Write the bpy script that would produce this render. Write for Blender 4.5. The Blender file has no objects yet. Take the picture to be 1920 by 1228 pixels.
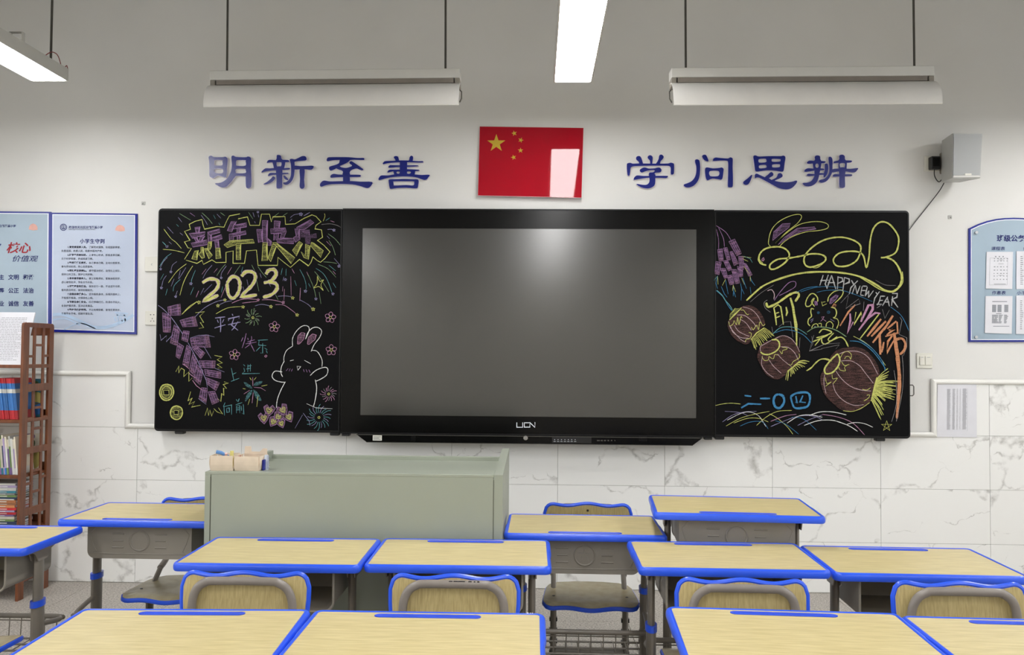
import bpy, math, random
from mathutils import Vector, Matrix
from mathutils.geometry import tessellate_polygon
random.seed(7)
SC = bpy.context.scene
COL = SC.collection
PI = math.pi
# ---------------------------------------------------------------- camera
F = 1620.32
def rotm(yaw, pitch, roll):
    return Matrix.Rotation(yaw, 3, 'Z') @ Matrix.Rotation(pitch, 3, 'X') @ Matrix.Rotation(roll, 3, 'Y')
CM = rotm(0.02754, 0.029657, -0.0075505)
CC = Vector((0.02936, -4.97814, 1.34019))
cam_d = bpy.data.cameras.new('camera')
cam = bpy.data.objects.new('camera', cam_d)
COL.objects.link(cam)
cam_d.sensor_width = 36.0
cam_d.lens = F / 1920 * 36
cam_d.clip_start = 0.05
cm = Matrix((CM.col[0], CM.col[2], -CM.col[1])).transposed()
cam.matrix_world = Matrix.Translation(CC) @ cm.to_4x4()
SC.camera = cam
# ---------------------------------------------------------------- world, exposure
w = bpy.data.worlds.new('world'); SC.world = w; w.use_nodes = True
w.node_tree.nodes['Background'].inputs[0].default_value = (0.75, 0.86, 1.0, 1)
w.node_tree.nodes['Background'].inputs[1].default_value = 1.0
SC.view_settings.view_transform = 'Standard'
SC.view_settings.look = 'None'
SC.view_settings.gamma = 1
SC.view_settings.use_curve_mapping = False
SC.view_settings.exposure = 0.2
LAMP = 26.0        # radiance of the ceiling lamps' diffusers
WINDOW = 14.0      # power of the daylight entering each window
def area(name, loc, rot, sx, sy, power, color):
    l = bpy.data.lights.new(name, 'AREA'); l.shape = 'RECTANGLE'; l.size = sx; l.size_y = sy
    l.energy = power; l.color = color
    o = bpy.data.objects.new(name, l); COL.objects.link(o); o.location = loc; o.rotation_euler = rot
    return o
WINY = [-2.2, -4.6, -7.0]
for wy in WINY:
    area('window_daylight', (-4.30, wy, 1.95), (0, -PI/2+.6, 0), 1.5, 1.4, WINDOW, (0.95, 0.975, 1.0))
    area('window_daylight', (4.30, wy, 1.95), (0, PI/2-.6, 0), 1.5, 1.4, WINDOW*.8, (0.95, 0.975, 1.0))

# ---------------------------------------------------------------- projecting photo pixels on real planes
def at(px, py, Y):
    d = CM @ Vector(((px-960)/F, 1, -(py-614)/F)); t = (Y-CC.y)/d.y
    return CC + t*d
def atx(px, py, X):
    d = CM @ Vector(((px-960)/F, 1, -(py-614)/F)); t = (X-CC.x)/d.x
    return CC + t*d
# ---------------------------------------------------------------- materials
def lin(c):
    return tuple(((v/255)/12.92 if v/255 <= .04045 else ((v/255+.055)/1.055)**2.4) for v in c) + (1,)
def mat(name, rgb, rough=.5, spec=.5, metal=0, noise=0, scale=40, bump=0, bscale=200, rgb2=None, stretch=None, coat=0, emit=0, local=True):
    m = bpy.data.materials.new(name); m.use_nodes = True
    nt = m.node_tree; n = nt.nodes; L = nt.links; b = n['Principled BSDF']
    b.inputs['Base Color'].default_value = lin(rgb); b.inputs['Roughness'].default_value = rough
    b.inputs['Specular IOR Level'].default_value = spec; b.inputs['Metallic'].default_value = metal
    b.inputs['Coat Weight'].default_value = coat
    if noise or bump:
        tc = n.new('ShaderNodeTexCoord'); mp = n.new('ShaderNodeMapping')
        L.new(tc.outputs['Object'], mp.inputs['Vector'])
        if stretch: mp.inputs['Scale'].default_value = stretch
        if local:
            oi = n.new('ShaderNodeObjectInfo'); ml = n.new('ShaderNodeVectorMath'); ml.operation = 'SCALE'
            L.new(oi.outputs['Location'], ml.inputs[0]); ml.inputs['Scale'].default_value = 3.7
            ad = n.new('ShaderNodeVectorMath'); L.new(mp.outputs[0], ad.inputs[0]); L.new(ml.outputs[0], ad.inputs[1])
            vec = ad.outputs[0]
        else: vec = mp.outputs[0]
    if noise:
        t = n.new('ShaderNodeTexNoise'); t.inputs['Scale'].default_value = scale; t.inputs['Detail'].default_value = 6
        L.new(vec, t.inputs['Vector'])
        r = n.new('ShaderNodeValToRGB'); r.color_ramp.elements[0].position = .3; r.color_ramp.elements[1].position = .7
        c2 = rgb2 or tuple(max(0, v*(1-noise)) for v in rgb)
        r.color_ramp.elements[0].color = lin(c2); r.color_ramp.elements[1].color = lin(rgb)
        L.new(t.outputs['Fac'], r.inputs['Fac']); L.new(r.outputs['Color'], b.inputs['Base Color'])
    if bump:
        t2 = n.new('ShaderNodeTexNoise'); t2.inputs['Scale'].default_value = bscale; t2.inputs['Detail'].default_value = 3
        L.new(vec, t2.inputs['Vector'])
        bp = n.new('ShaderNodeBump'); bp.inputs['Strength'].default_value = bump; bp.inputs['Distance'].default_value = .001
        L.new(t2.outputs['Fac'], bp.inputs['Height']); L.new(bp.outputs[0], b.inputs['Normal'])
    if emit:
        b.inputs['Emission Color'].default_value = (1, .993, .985, 1); b.inputs['Emission Strength'].default_value = emit
    return m
def chalk_mat(name, rgb, cover=.5):
    m = bpy.data.materials.new(name); m.use_nodes = True
    nt = m.node_tree; n = nt.nodes; L = nt.links; b = n['Principled BSDF']
    b.inputs['Roughness'].default_value = .85; b.inputs['Specular IOR Level'].default_value = .2
    tc = n.new('ShaderNodeTexCoord'); t = n.new('ShaderNodeTexNoise'); t.inputs['Scale'].default_value = 210; t.inputs['Detail'].default_value = 2
    L.new(tc.outputs['Object'], t.inputs['Vector'])
    mp = n.new('ShaderNodeMapping'); mp.inputs['Rotation'].default_value = (0, -.45, 0); mp.inputs['Scale'].default_value = (22, 22, 130)
    t2 = n.new('ShaderNodeTexNoise'); t2.inputs['Scale'].default_value = 1; t2.inputs['Detail'].default_value = 3
    L.new(tc.outputs['Object'], mp.inputs[0]); L.new(mp.outputs[0], t2.inputs['Vector'])
    ad = n.new('ShaderNodeMath'); ad.operation = 'ADD'; L.new(t.outputs['Fac'], ad.inputs[0]); L.new(t2.outputs['Fac'], ad.inputs[1])
    r = n.new('ShaderNodeValToRGB'); e = r.color_ramp.elements
    e[0].position = .5-(cover-.5)*.42-.12; e[1].position = .5-(cover-.5)*.42+.14
    k = .28 + .45*cover
    e[0].color = lin(tuple(14+(v-14)*k*.42 for v in rgb)); e[1].color = lin(rgb)
    hf = n.new('ShaderNodeMath'); hf.operation = 'MULTIPLY'; hf.inputs[1].default_value = .5
    L.new(ad.outputs[0], hf.inputs[0]); L.new(hf.outputs[0], r.inputs['Fac']); L.new(r.outputs['Color'], b.inputs['Base Color'])
    return m
M = {}
M['plaster'] = mat('wall_plaster', (229, 228, 225), .9, .2, noise=.03, scale=1.6, bump=.12, bscale=160, local=False)
M['ceiling'] = mat('ceiling_paint', (168, 166, 162), .9, .2, noise=.02, scale=2)
M['room'] = mat('room_wall_paint', (224, 220, 208), .9, .2, noise=.03, scale=1.5)
M['grout'] = mat('tile_grout', (176, 174, 168), .9, .2, noise=.1, scale=60)
M['trim'] = mat('white_glazed_trim', (240, 239, 234), .28, .5, noise=.015, scale=12)
M['wood_top'] = mat('desk_laminate', (214, 199, 150), .36, .45, noise=.1, scale=7, rgb2=(193, 177, 126), stretch=(1.6, 14, 14), bump=.05, bscale=180)
M['wood_back'] = mat('chair_laminate', (198, 181, 128), .42, .4, noise=.14, scale=9, rgb2=(172, 153, 102), stretch=(22, 22, 1.5), bump=.05)
M['wood_seat'] = mat('seat_laminate', (188, 177, 146), .25, .5, noise=.1, scale=9, rgb2=(172, 160, 128), stretch=(3, 3, 3))
M['blue'] = mat('blue_plastic', (44, 92, 236), .28, .5, noise=.05, scale=8)
M['blue_dark'] = mat('blue_plastic_groove', (50, 84, 214), .35, .5, noise=.05, scale=8)
M['bin'] = mat('grey_drawer_plastic', (146, 140, 130), .45, .4, noise=.06, scale=6)
M['steel_grey'] = mat('grey_painted_steel', (138, 130, 122), .32, .5, noise=.07, scale=14)
M['leg'] = mat('leg_painted_steel', (126, 119, 109), .38, .5, noise=.07, scale=14)
M['black_plastic'] = mat('black_plastic', (22, 22, 24), .4, .5, noise=.1, scale=30)
M['chrome'] = mat('chrome_screw', (190, 190, 190), .2, .5, metal=1, noise=.05, scale=50)
M['podium'] = mat('sage_painted_steel', (157, 163, 149), .42, .4, noise=.025, scale=3, bump=.15, bscale=420)
M['podium_dark'] = mat('podium_seam', (104, 106, 94), .6, .3, noise=.05, scale=20)
M['board'] = mat('chalkboard_surface', (11, 11, 13), .6, .10, noise=.12, scale=7, bump=.05, bscale=400)
M['board_frame'] = mat('board_frame_aluminium', (18, 18, 20), .3, .3, noise=.05, scale=30)
M['bezel'] = mat('display_bezel_glass', (5, 5, 6), .2, .22, noise=.1, scale=3)
M['screen'] = mat('matt_display_glass', (8, 9, 8), .5, .3, noise=.03, scale=2, coat=1)
M['screen'].node_tree.nodes['Principled BSDF'].inputs['Coat Roughness'].default_value = .185; M['screen'].node_tree.nodes['Principled BSDF'].inputs['Coat IOR'].default_value = 1.95
M['lamp_white'] = mat('lamp_housing_white', (214, 213, 208), .45, .4, noise=.02, scale=10)
M['lamp_reflector'] = mat('reflector_white', (222, 220, 216), .3, .5, noise=.03, scale=8)
M['diffuser'] = mat('lit_lamp_diffuser', (240, 240, 235), .5, .3, noise=.01, scale=5, emit=LAMP)
M['rod'] = mat('hanger_rod', (92, 90, 84), .35, .5, metal=.4, noise=.08, scale=30)
M['wire_red'] = mat('red_wire', (150, 60, 60), .5, .4, noise=.05, scale=50)
M['flag_red'] = mat('glossy_red_acrylic', (172, 20, 38), .035, .3, noise=.03, scale=5)
M['flag_edge'] = mat('clear_pink_acrylic_edge', (235, 190, 195), .2, .5, noise=.03, scale=10)
M['star'] = mat('yellow_star_print', (205, 175, 62), .12, .5, noise=.04, scale=20)
M['sign_blue'] = mat('blue_acrylic_letter', (26, 38, 128), .22, .5, noise=.06, scale=4)
M['sign_edge'] = mat('letter_white_foam_edge', (222, 216, 228), .5, .4, noise=.03, scale=30)
M['frame_blue'] = mat('poster_blue_border', (22, 34, 140), .2, .5, noise=.04, scale=5)
M['poster'] = mat('poster_pale_blue', (186, 197, 218), .16, .5, noise=.03, scale=3)
M['poster2'] = mat('poster_teal_blue', (164, 184, 200), .16, .5, noise=.06, scale=3)
M['poster_line'] = mat('poster_white_line', (236, 240, 248), .2, .5, noise=.02, scale=3)
M['ink_navy'] = mat('ink_navy', (24, 34, 104), .5, .3, noise=.03, scale=30)
M['ink_black'] = mat('ink_black', (48, 50, 66), .5, .3, noise=.03, scale=30)
M['ink_grey'] = mat('ink_grey', (136, 140, 148), .6, .3, noise=.05, scale=60)
M['ink_pale'] = mat('ink_pale_grey', (182, 182, 188), .6, .3, noise=.05, scale=60)
M['ink_red'] = mat('ink_red', (168, 38, 48), .5, .3, noise=.03, scale=30)
M['ink_sun'] = mat('ink_sun', (232, 180, 168), .4, .3, noise=.08, scale=30)
M['ink_wave'] = mat('ink_wave', (176, 200, 228), .4, .3, noise=.05, scale=20)
M['ink_pink'] = mat('ink_pale_pink', (222, 208, 220), .4, .3, noise=.05, scale=20)
M['paper'] = mat('white_paper', (226, 226, 232), .8, .2, noise=.02, scale=14, bump=.3, bscale=14)
M['socket'] = mat('socket_white_plastic', (230, 228, 218), .3, .5, noise=.02, scale=20)
M['dark'] = mat('dark_hole', (14, 14, 14), .8, .2, noise=.05, scale=30)
M['speaker'] = mat('speaker_grey', (168, 170, 170), .5, .4, noise=.03, scale=300)
M['speaker_side'] = mat('speaker_side_grey', (186, 186, 182), .4, .4, noise=.02, scale=20)
M['shelf_wood'] = mat('red_brown_wood', (128, 74, 44), .36, .45, noise=.16, scale=6, stretch=(8, 8, 1.2), rgb2=(100, 56, 32))
M['card'] = mat('beige_cardboard', (224, 208, 188), .85, .2, noise=.05, scale=30, bump=.3, bscale=60)
M['window_frame'] = mat('white_window_frame', (228, 228, 226), .4, .4, noise=.02, scale=10)
M['door'] = mat('wooden_door', (150, 104, 62), .4, .4, noise=.12, scale=5, stretch=(6, 6, 1))

# marble tile
def marble():
    m = bpy.data.materials.new('marble_tile'); m.use_nodes = True
    nt = m.node_tree; n = nt.nodes; L = nt.links; b = n['Principled BSDF']
    b.inputs['Roughness'].default_value = .16; b.inputs['Specular IOR Level'].default_value = .5
    g = n.new('ShaderNodeTexCoord'); oi = n.new('ShaderNodeObjectInfo')
    sc = n.new('ShaderNodeVectorMath'); sc.operation = 'SCALE'; sc.inputs['Scale'].default_value = 5.3
    L.new(oi.outputs['Location'], sc.inputs[0])
    ad = n.new('ShaderNodeVectorMath'); L.new(g.outputs['Object'], ad.inputs[0]); L.new(sc.outputs[0], ad.inputs[1])
    dn = n.new('ShaderNodeTexNoise'); dn.inputs['Scale'].default_value = 5; dn.inputs['Detail'].default_value = 7
    L.new(ad.outputs[0], dn.inputs['Vector'])
    ds = n.new('ShaderNodeVectorMath'); ds.operation = 'SCALE'; ds.inputs['Scale'].default_value = .34
    L.new(dn.outputs['Color'], ds.inputs[0])
    a2 = n.new('ShaderNodeVectorMath'); L.new(ad.outputs[0], a2.inputs[0]); L.new(ds.outputs[0], a2.inputs[1])
    mp = n.new('ShaderNodeMapping'); mp.inputs['Rotation'].default_value = (0, .7, 0); mp.inputs['Scale'].default_value = (1, 1, 1.6)
    L.new(a2.outputs[0], mp.inputs[0])
    vo = n.new('ShaderNodeTexVoronoi'); vo.feature = 'DISTANCE_TO_EDGE'; vo.inputs['Scale'].default_value = 2.1
    L.new(mp.outputs[0], vo.inputs['Vector'])
    # vein width varies
    wn = n.new('ShaderNodeTexNoise'); wn.inputs['Scale'].default_value = 3.2; wn.inputs['Detail'].default_value = 3
    L.new(ad.outputs[0], wn.inputs['Vector'])
    wr = n.new('ShaderNodeMapRange'); wr.inputs['From Min'].default_value = .44; wr.inputs['From Max'].default_value = .72
    wr.inputs['To Min'].default_value = .0; wr.inputs['To Max'].default_value = .075
    L.new(wn.outputs['Fac'], wr.inputs['Value'])
    dv = n.new('ShaderNodeMath'); dv.operation = 'DIVIDE'; L.new(vo.outputs['Distance'], dv.inputs[0])
    mx = n.new('ShaderNodeMath'); mx.operation = 'MAXIMUM'; mx.inputs[1].default_value = .0005
    L.new(wr.outputs[0], mx.inputs[0]); L.new(mx.outputs[0], dv.inputs[1])
    iv = n.new('ShaderNodeMath'); iv.operation = 'SUBTRACT'; iv.inputs[0].default_value = 1; iv.use_clamp = True
    L.new(dv.outputs[0], iv.inputs[1])
    fn = n.new('ShaderNodeTexNoise'); fn.inputs['Scale'].default_value = 22; fn.inputs['Detail'].default_value = 5
    L.new(ad.outputs[0], fn.inputs['Vector'])
    fr = n.new('ShaderNodeMapRange'); fr.inputs['From Min'].default_value = .35; fr.inputs['From Max'].default_value = .62
    L.new(fn.outputs['Fac'], fr.inputs['Value'])
    mu = n.new('ShaderNodeMath'); mu.operation = 'MULTIPLY'; L.new(iv.outputs[0], mu.inputs[0]); L.new(fr.outputs[0], mu.inputs[1])
    m3 = n.new('ShaderNodeMath'); m3.operation = 'MULTIPLY'; m3.inputs[1].default_value = .62; L.new(mu.outputs[0], m3.inputs[0])
    mix = n.new('ShaderNodeMix'); mix.data_type = 'RGBA'
    mix.inputs['A'].default_value = lin((241, 241, 239)); mix.inputs['B'].default_value = lin((150, 148, 142))
    L.new(m3.outputs[0], mix.inputs['Factor']); L.new(mix.outputs['Result'], b.inputs['Base Color'])
    return m
M['marble'] = marble()
def terrazzo():
    m = bpy.data.materials.new('terrazzo_floor_tile'); m.use_nodes = True
    nt = m.node_tree; n = nt.nodes; L = nt.links; b = n['Principled BSDF']
    b.inputs['Roughness'].default_value = .5
    g = n.new('ShaderNodeTexCoord'); oi = n.new('ShaderNodeObjectInfo')
    ad = n.new('ShaderNodeVectorMath'); L.new(g.outputs['Object'], ad.inputs[0]); L.new(oi.outputs['Location'], ad.inputs[1])
    t = n.new('ShaderNodeTexNoise'); t.inputs['Scale'].default_value = 110; t.inputs['Detail'].default_value = 4
    L.new(ad.outputs[0], t.inputs['Vector'])
    r = n.new('ShaderNodeValToRGB'); e = r.color_ramp.elements
    e[0].position = .35; e[0].color = lin((134, 128, 120)); e[1].position = .66; e[1].color = lin((198, 191, 182))
    L.new(t.outputs['Fac'], r.inputs['Fac']); L.new(r.outputs['Color'], b.inputs['Base Color'])
    return m
M['terrazzo'] = terrazzo()

# ---------------------------------------------------------------- mesh helpers
def tag(o, label=None, cat=None, group=None, kind=None):
    if label: o['label'] = label
    if cat: o['category'] = cat
    if group: o['group'] = group
    if kind: o['kind'] = kind
    return o
def thing(name, label, cat, loc=(0, 0, 0), rz=0, group=None):
    o = bpy.data.objects.new(name, None); COL.objects.link(o)
    o.empty_display_size = .1; o.location = loc; o.rotation_euler = (0, 0, rz)
    return tag(o, label, cat, group)
def catmull(pts, n=6, closed=False):
    P = [tuple(p) for p in pts]; N = len(P)
    if N < 3: return P
    out = []; rng = range(N) if closed else range(N-1)
    for i in rng:
        p0 = P[(i-1) % N] if closed or i > 0 else P[0]; p1 = P[i]; p2 = P[(i+1) % N]
        p3 = P[(i+2) % N] if closed or i+2 < N else P[-1]
        for k in range(n):
            t = k/n
            out.append(tuple(.5*((2*b)+(-a+c)*t+(2*a-5*b+4*c-d)*t*t+(-a+3*b-3*c+d)*t**3) for a, b, c, d in zip(p0, p1, p2, p3)))
    if not closed: out.append(P[-1])
    return out
def rrect(x0, x1, y0, y1, r, n=5):
    out = []
    for cx, cy, a0 in ((x1-r, y0+r, -90), (x1-r, y1-r, 0), (x0+r, y1-r, 90), (x0+r, y0+r, 180)):
        for k in range(n+1):
            a = math.radians(a0+90*k/n); out.append((cx+r*math.cos(a), cy+r*math.sin(a)))
    return out
def capsule(cx, cy, hw, r, n=8):
    out = []
    for sx, a0 in ((1, -90), (-1, 90)):
        for k in range(n+1):
            a = math.radians(a0+180*k/n); out.append((cx+sx*(hw-r)+r*math.cos(a), cy+r*math.sin(a)))
    return out
def circle(cx, cy, r, n=20, ry=None):
    return [(cx+r*math.cos(2*PI*k/n), cy+(ry or r)*math.sin(2*PI*k/n)) for k in range(n)]
class MB:
    def __init__(s): s.v = []; s.f = []; s.mi = []; s.cur = 0; s.sm = []
    def add(s, vs, fs, smooth=False):
        b = len(s.v); s.v += [tuple(v) for v in vs]
        for f in fs: s.f.append([b+i for i in f]); s.mi.append(s.cur); s.sm.append(smooth)
    def box(s, x0, x1, y0, y1, z0, z1, M4=None):
        vs = [Vector((x, y, z)) for x in (x0, x1) for y in (y0, y1) for z in (z0, z1)]
        if M4 is not None: vs = [M4 @ v for v in vs]
        s.add(vs, [(0, 1, 3, 2), (4, 6, 7, 5), (0, 4, 5, 1), (2, 3, 7, 6), (0, 2, 6, 4), (1, 5, 7, 3)])
        return s
    def cbox(s, x0, x1, y0, y1, z0, z1, c=.003, M4=None):       # box with chamfered edges, 26 faces
        e = (c, c, c); lo = (x0, y0, z0); hi = (x1, y1, z1); vs = []; idx = {}
        for sx in (0, 1):
            for sy in (0, 1):
                for sz in (0, 1):
                    S = (sx, sy, sz)
                    for ax in range(3):
                        p = [(hi[k]-(0 if k == ax else e[k])) if S[k] else (lo[k]+(0 if k == ax else e[k])) for k in range(3)]
                        idx[(S, ax)] = len(vs); vs.append(Vector(p))
        if M4 is not None: vs = [M4 @ v for v in vs]
        fs = []
        for ax in range(3):
            o1, o2 = [k for k in range(3) if k != ax]
            for sd in (0, 1):
                q = []
                for a, bb in ((0, 0), (1, 0), (1, 1), (0, 1)):
                    S = [0, 0, 0]; S[ax] = sd; S[o1] = a; S[o2] = bb; q.append(idx[(tuple(S), ax)])
                if (sd == 0) != (ax == 1): q = q[::-1]
                fs.append(q)
            for a in (0, 1):
                for bb in (0, 1):
                    S0 = [0, 0, 0]; S1 = [0, 0, 0]; S0[ax] = 0; S1[ax] = 1; S0[o1] = S1[o1] = a; S0[o2] = S1[o2] = bb
                    S0 = tuple(S0); S1 = tuple(S1)
                    q = [idx[(S0, o1)], idx[(S1, o1)], idx[(S1, o2)], idx[(S0, o2)]]
                    fs.append(q)
        for sx in (0, 1):
            for sy in (0, 1):
                for sz in (0, 1): fs.append([idx[((sx, sy, sz), k)] for k in range(3)])
        s.add(vs, fs); s.fix = True
        return s
    def prism(s, outer, holes, z0, z1, fn=None, smooth=False):   # polygon in a plane, extruded; fn maps (x,y,z)
        fn = fn or (lambda x, y, z: (x, y, z))
        loops = [outer]+list(holes or [])
        tri = tessellate_polygon([[Vector((p[0], p[1], 0)) for p in l] for l in loops])
        flat = [p for l in loops for p in l]; N = len(flat)
        vs = [fn(p[0], p[1], z0) for p in flat]+[fn(p[0], p[1], z1) for p in flat]
        fs = [tuple(t) for t in tri]+[tuple(N+i for i in reversed(t)) for t in tri]
        s.add(vs, fs); b = 0; sf = []
        for l in loops:
            n = len(l)
            for i in range(n): j = (i+1) % n; sf.append((b+i, b+j, N+b+j, N+b+i))
            b += n
        base = len(s.v)-len(vs)
        for f in sf: s.f.append([base+i for i in f]); s.mi.append(s.cur); s.sm.append(smooth)
        s.fix = True
        return s
    def tube(s, pts, r, n=8, closed=False, flat=None, up=None, cap=True):   # r or (rx, ry) cross section
        P = [Vector(p) for p in pts]; rx, ry = (r if isinstance(r, tuple) else (r, r)); rings = []
        N = len(P); prev = None
        for i, p in enumerate(P):
            a = P[(i-1) % N] if closed or i else P[0]; c = P[(i+1) % N] if closed or i < N-1 else P[-1]
            t = (c-a).normalized()
            if up is not None: u = Vector(up)
            elif prev is None: u = Vector((0, 0, 1)) if abs(t.z) < .9 else Vector((1, 0, 0))
            else: u = prev
            sd = t.cross(u).normalized(); u = sd.cross(t).normalized(); prev = u
            rings.append([p+sd*rx*math.cos(2*PI*k/n)+u*ry*math.sin(2*PI*k/n) for k in range(n)])
        vs = [v for r_ in rings for v in r_]; fs = []
        for i in range(N if closed else N-1):
            for k in range(n):
                a = i*n+k; b = i*n+(k+1) % n; c = ((i+1) % N)*n+(k+1) % n; d = ((i+1) % N)*n+k
                fs.append((a, b, c, d))
        s.add(vs, fs, True)
        if cap and not closed:
            b = len(s.v)-len(vs)
            s.f.append([b+k for k in reversed(range(n))]); s.mi.append(s.cur); s.sm.append(False)
            s.f.append([b+(N-1)*n+k for k in range(n)]); s.mi.append(s.cur); s.sm.append(False)
        return s
    def build(s, name, mats, parent=None, loc=None, rot=None):
        me = bpy.data.meshes.new(name)
        me.from_pydata(s.v, [], s.f)
        for m in (mats if isinstance(mats, (list, tuple)) else [mats]): me.materials.append(M[m] if isinstance(m, str) else m)
        me.polygons.foreach_set('material_index', s.mi); me.polygons.foreach_set('use_smooth', s.sm)
        if getattr(s, 'fix', False):
            import bmesh
            bm = bmesh.new(); bm.from_mesh(me); bmesh.ops.recalc_face_normals(bm, faces=bm.faces); bm.to_mesh(me); bm.free()
        if any(s.sm): me.set_sharp_from_angle(angle=math.radians(40))
        me.update()
        o = bpy.data.objects.new(name, me); COL.objects.link(o)
        if parent: o.parent = parent
        if loc: o.location = loc
        if rot: o.rotation_euler = rot
        return o
def copy_tree(o, parent=None):
    c = o.copy(); COL.objects.link(c); c.parent = parent
    for ch in list(o.children): copy_tree(ch, c)
    return c
# mapping for things that lie on the front wall: x -> X, y -> Z, extrusion -> -Y
def wallfn(Y): return lambda x, y, z: (x, Y-z, y)
def pxpoly(pts, Y): return [(q.x, q.z) for q in (at(a, b, Y) for a, b in pts)]
def text_bm(body, size, bold=0, shear=0, align='LEFT', spacing=1):
    c = bpy.data.curves.new('t', 'FONT'); c.body = body; c.size = size; c.offset = bold; c.shear = shear
    c.align_x = align; c.space_character = spacing; c.resolution_u = 3
    o = bpy.data.objects.new('t', c); COL.objects.link(o)
    bpy.context.view_layer.update()
    dg = bpy.context.evaluated_depsgraph_get()
    me = bpy.data.meshes.new_from_object(o.evaluated_get(dg))
    vs = [tuple(v.co) for v in me.vertices]; fs = [tuple(p.vertices) for p in me.polygons]
    bpy.data.objects.remove(o); bpy.data.curves.remove(c); bpy.data.meshes.remove(me)
    return vs, fs
def wall_text(mb, body, px, py, Y, size_px, bold=0, shear=0, align='LEFT', spacing=1, sx=1):
    """flat print on a plane Y=const; px,py = left end (or centre) of the baseline"""
    s = size_px*(Y-CC.y)/F; o = at(px, py, Y)
    vs, fs = text_bm(body, s, bold*s, shear, align, spacing)
    mb.add([(o.x+v[0]*sx, Y, o.z+v[1]) for v in vs], fs)
FLAG_TILT = -2.7
# ================================================================ THE ROOM
XL, XR, YB, ZC = -4.3, 4.3, -8.8, 3.75
def struct(o): o['kind'] = 'structure'; return o
struct(MB().box(XL-.2, XR+.2, YB-.2, .2, -.12, -.012).build('floor', 'grout'))
floor = bpy.data.objects['floor']
ft = MB(); ft.cbox(-.299, .299, -.299, .299, -.012, 0, .0015)
fo = ft.build('tile', 'terrazzo', floor, (XL+.3, -.3, 0))
nx, ny = int((XR-XL)/.6)+1, int(-YB/.6)+1
for i in range(nx):
    for j in range(ny):
        if i == j == 0: continue
        if XL+.3+i*.6 > XR: continue
        c = fo.copy(); COL.objects.link(c); c.location = (XL+.3+i*.6, -.3-j*.6-.05*0, 0)
struct(MB().box(XL-.2, XR+.2, YB-.2, .2, ZC, ZC+.12).build('ceiling', 'ceiling'))
wf = struct(MB().box(XL-.2, XR+.2, 0, .2, 0, ZC).build('wall_front', 'plaster'))
struct(MB().box(XL-.2, XR+.2, YB-.2, YB, 0, ZC).build('wall_back', 'room'))
# wall grout bed just behind the tiles
TW, TX0, TZ = .6085, .160, [0.002, .285, .59, .893, 1.198]
xl_t, xr_t = at(238, 750, -.01).x, at(1751, 760, -.01).x
bed = MB(); bed.box(XL, XR, -.0085, 0.001, 0, .893); bed.box(XL, xl_t, -.0085, 0.001, .893, 1.198); bed.box(xr_t, XR, -.0085, 0.001, .893, 1.198)
bed.build('tile_bed', 'grout', wf)
cache = {}
k0 = math.floor((XL-TX0)/TW)
for row in range(4):
    z0, z1 = TZ[row], TZ[row+1]
    k = k0
    while TX0+k*TW < XR:
        a, b = max(XL, TX0+k*TW), min(XR, TX0+(k+1)*TW); k += 1
        segs = [(a, b)]
        if row == 3:
            segs = []
            if a < xl_t: segs.append((a, min(b, xl_t)))
            if b > xr_t: segs.append((max(a, xr_t), b))
        for a, b in segs:
            if b-a < .02: continue
            key = (round(b-a, 4), round(z1-z0, 4))
            if key not in cache:
                hw, hh = (b-a)/2-.0008, (z1-z0)/2-.0008
                mb = MB(); mb.cbox(-hw, hw, -.002, .002, -hh, hh, .0011)
                cache[key] = mb.build('tile', 'marble', wf); o = cache[key]
            else:
                o = cache[key].copy(); COL.objects.link(o)
            o.location = ((a+b)/2, -.0105, (z0+z1)/2)
# side walls with windows
def side_wall(name, X0, X1, doors):
    mb = MB(); ys = sorted([(y-.75, y+.75) for y in WINY])
    edges = [YB]+[e for p in ys for e in p]+[0]
    for i in range(0, len(edges), 2): mb.box(X0, X1, edges[i], edges[i+1], 0, ZC)
    for a, b in ys: mb.box(X0, X1, a, b, 0, 1.1); mb.box(X0, X1, a, b, 2.8, ZC)
    return struct(mb.build(name, 'room'))
side_wall('wall_left', XL-.2, XL, 0); side_wall('wall_right', XR, XR+.2, 0)
nwin = 0
for X in (XL-.06, XR+.06):
    for y in WINY:
        nwin += 1
        mb = MB()
        for a, b in ((y-.75, y-.70), (y-.025, y+.025), (y+.70, y+.75)): mb.cbox(X-.03, X+.03, a, b, 1.1, 2.8, .003)
        for a, b in ((1.1, 1.15), (2.75, 2.8)): mb.cbox(X-.03, X+.03, y-.75, y+.75, a, b, .003)
        struct(mb.build('window_%d' % nwin, 'window_frame'))
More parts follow.
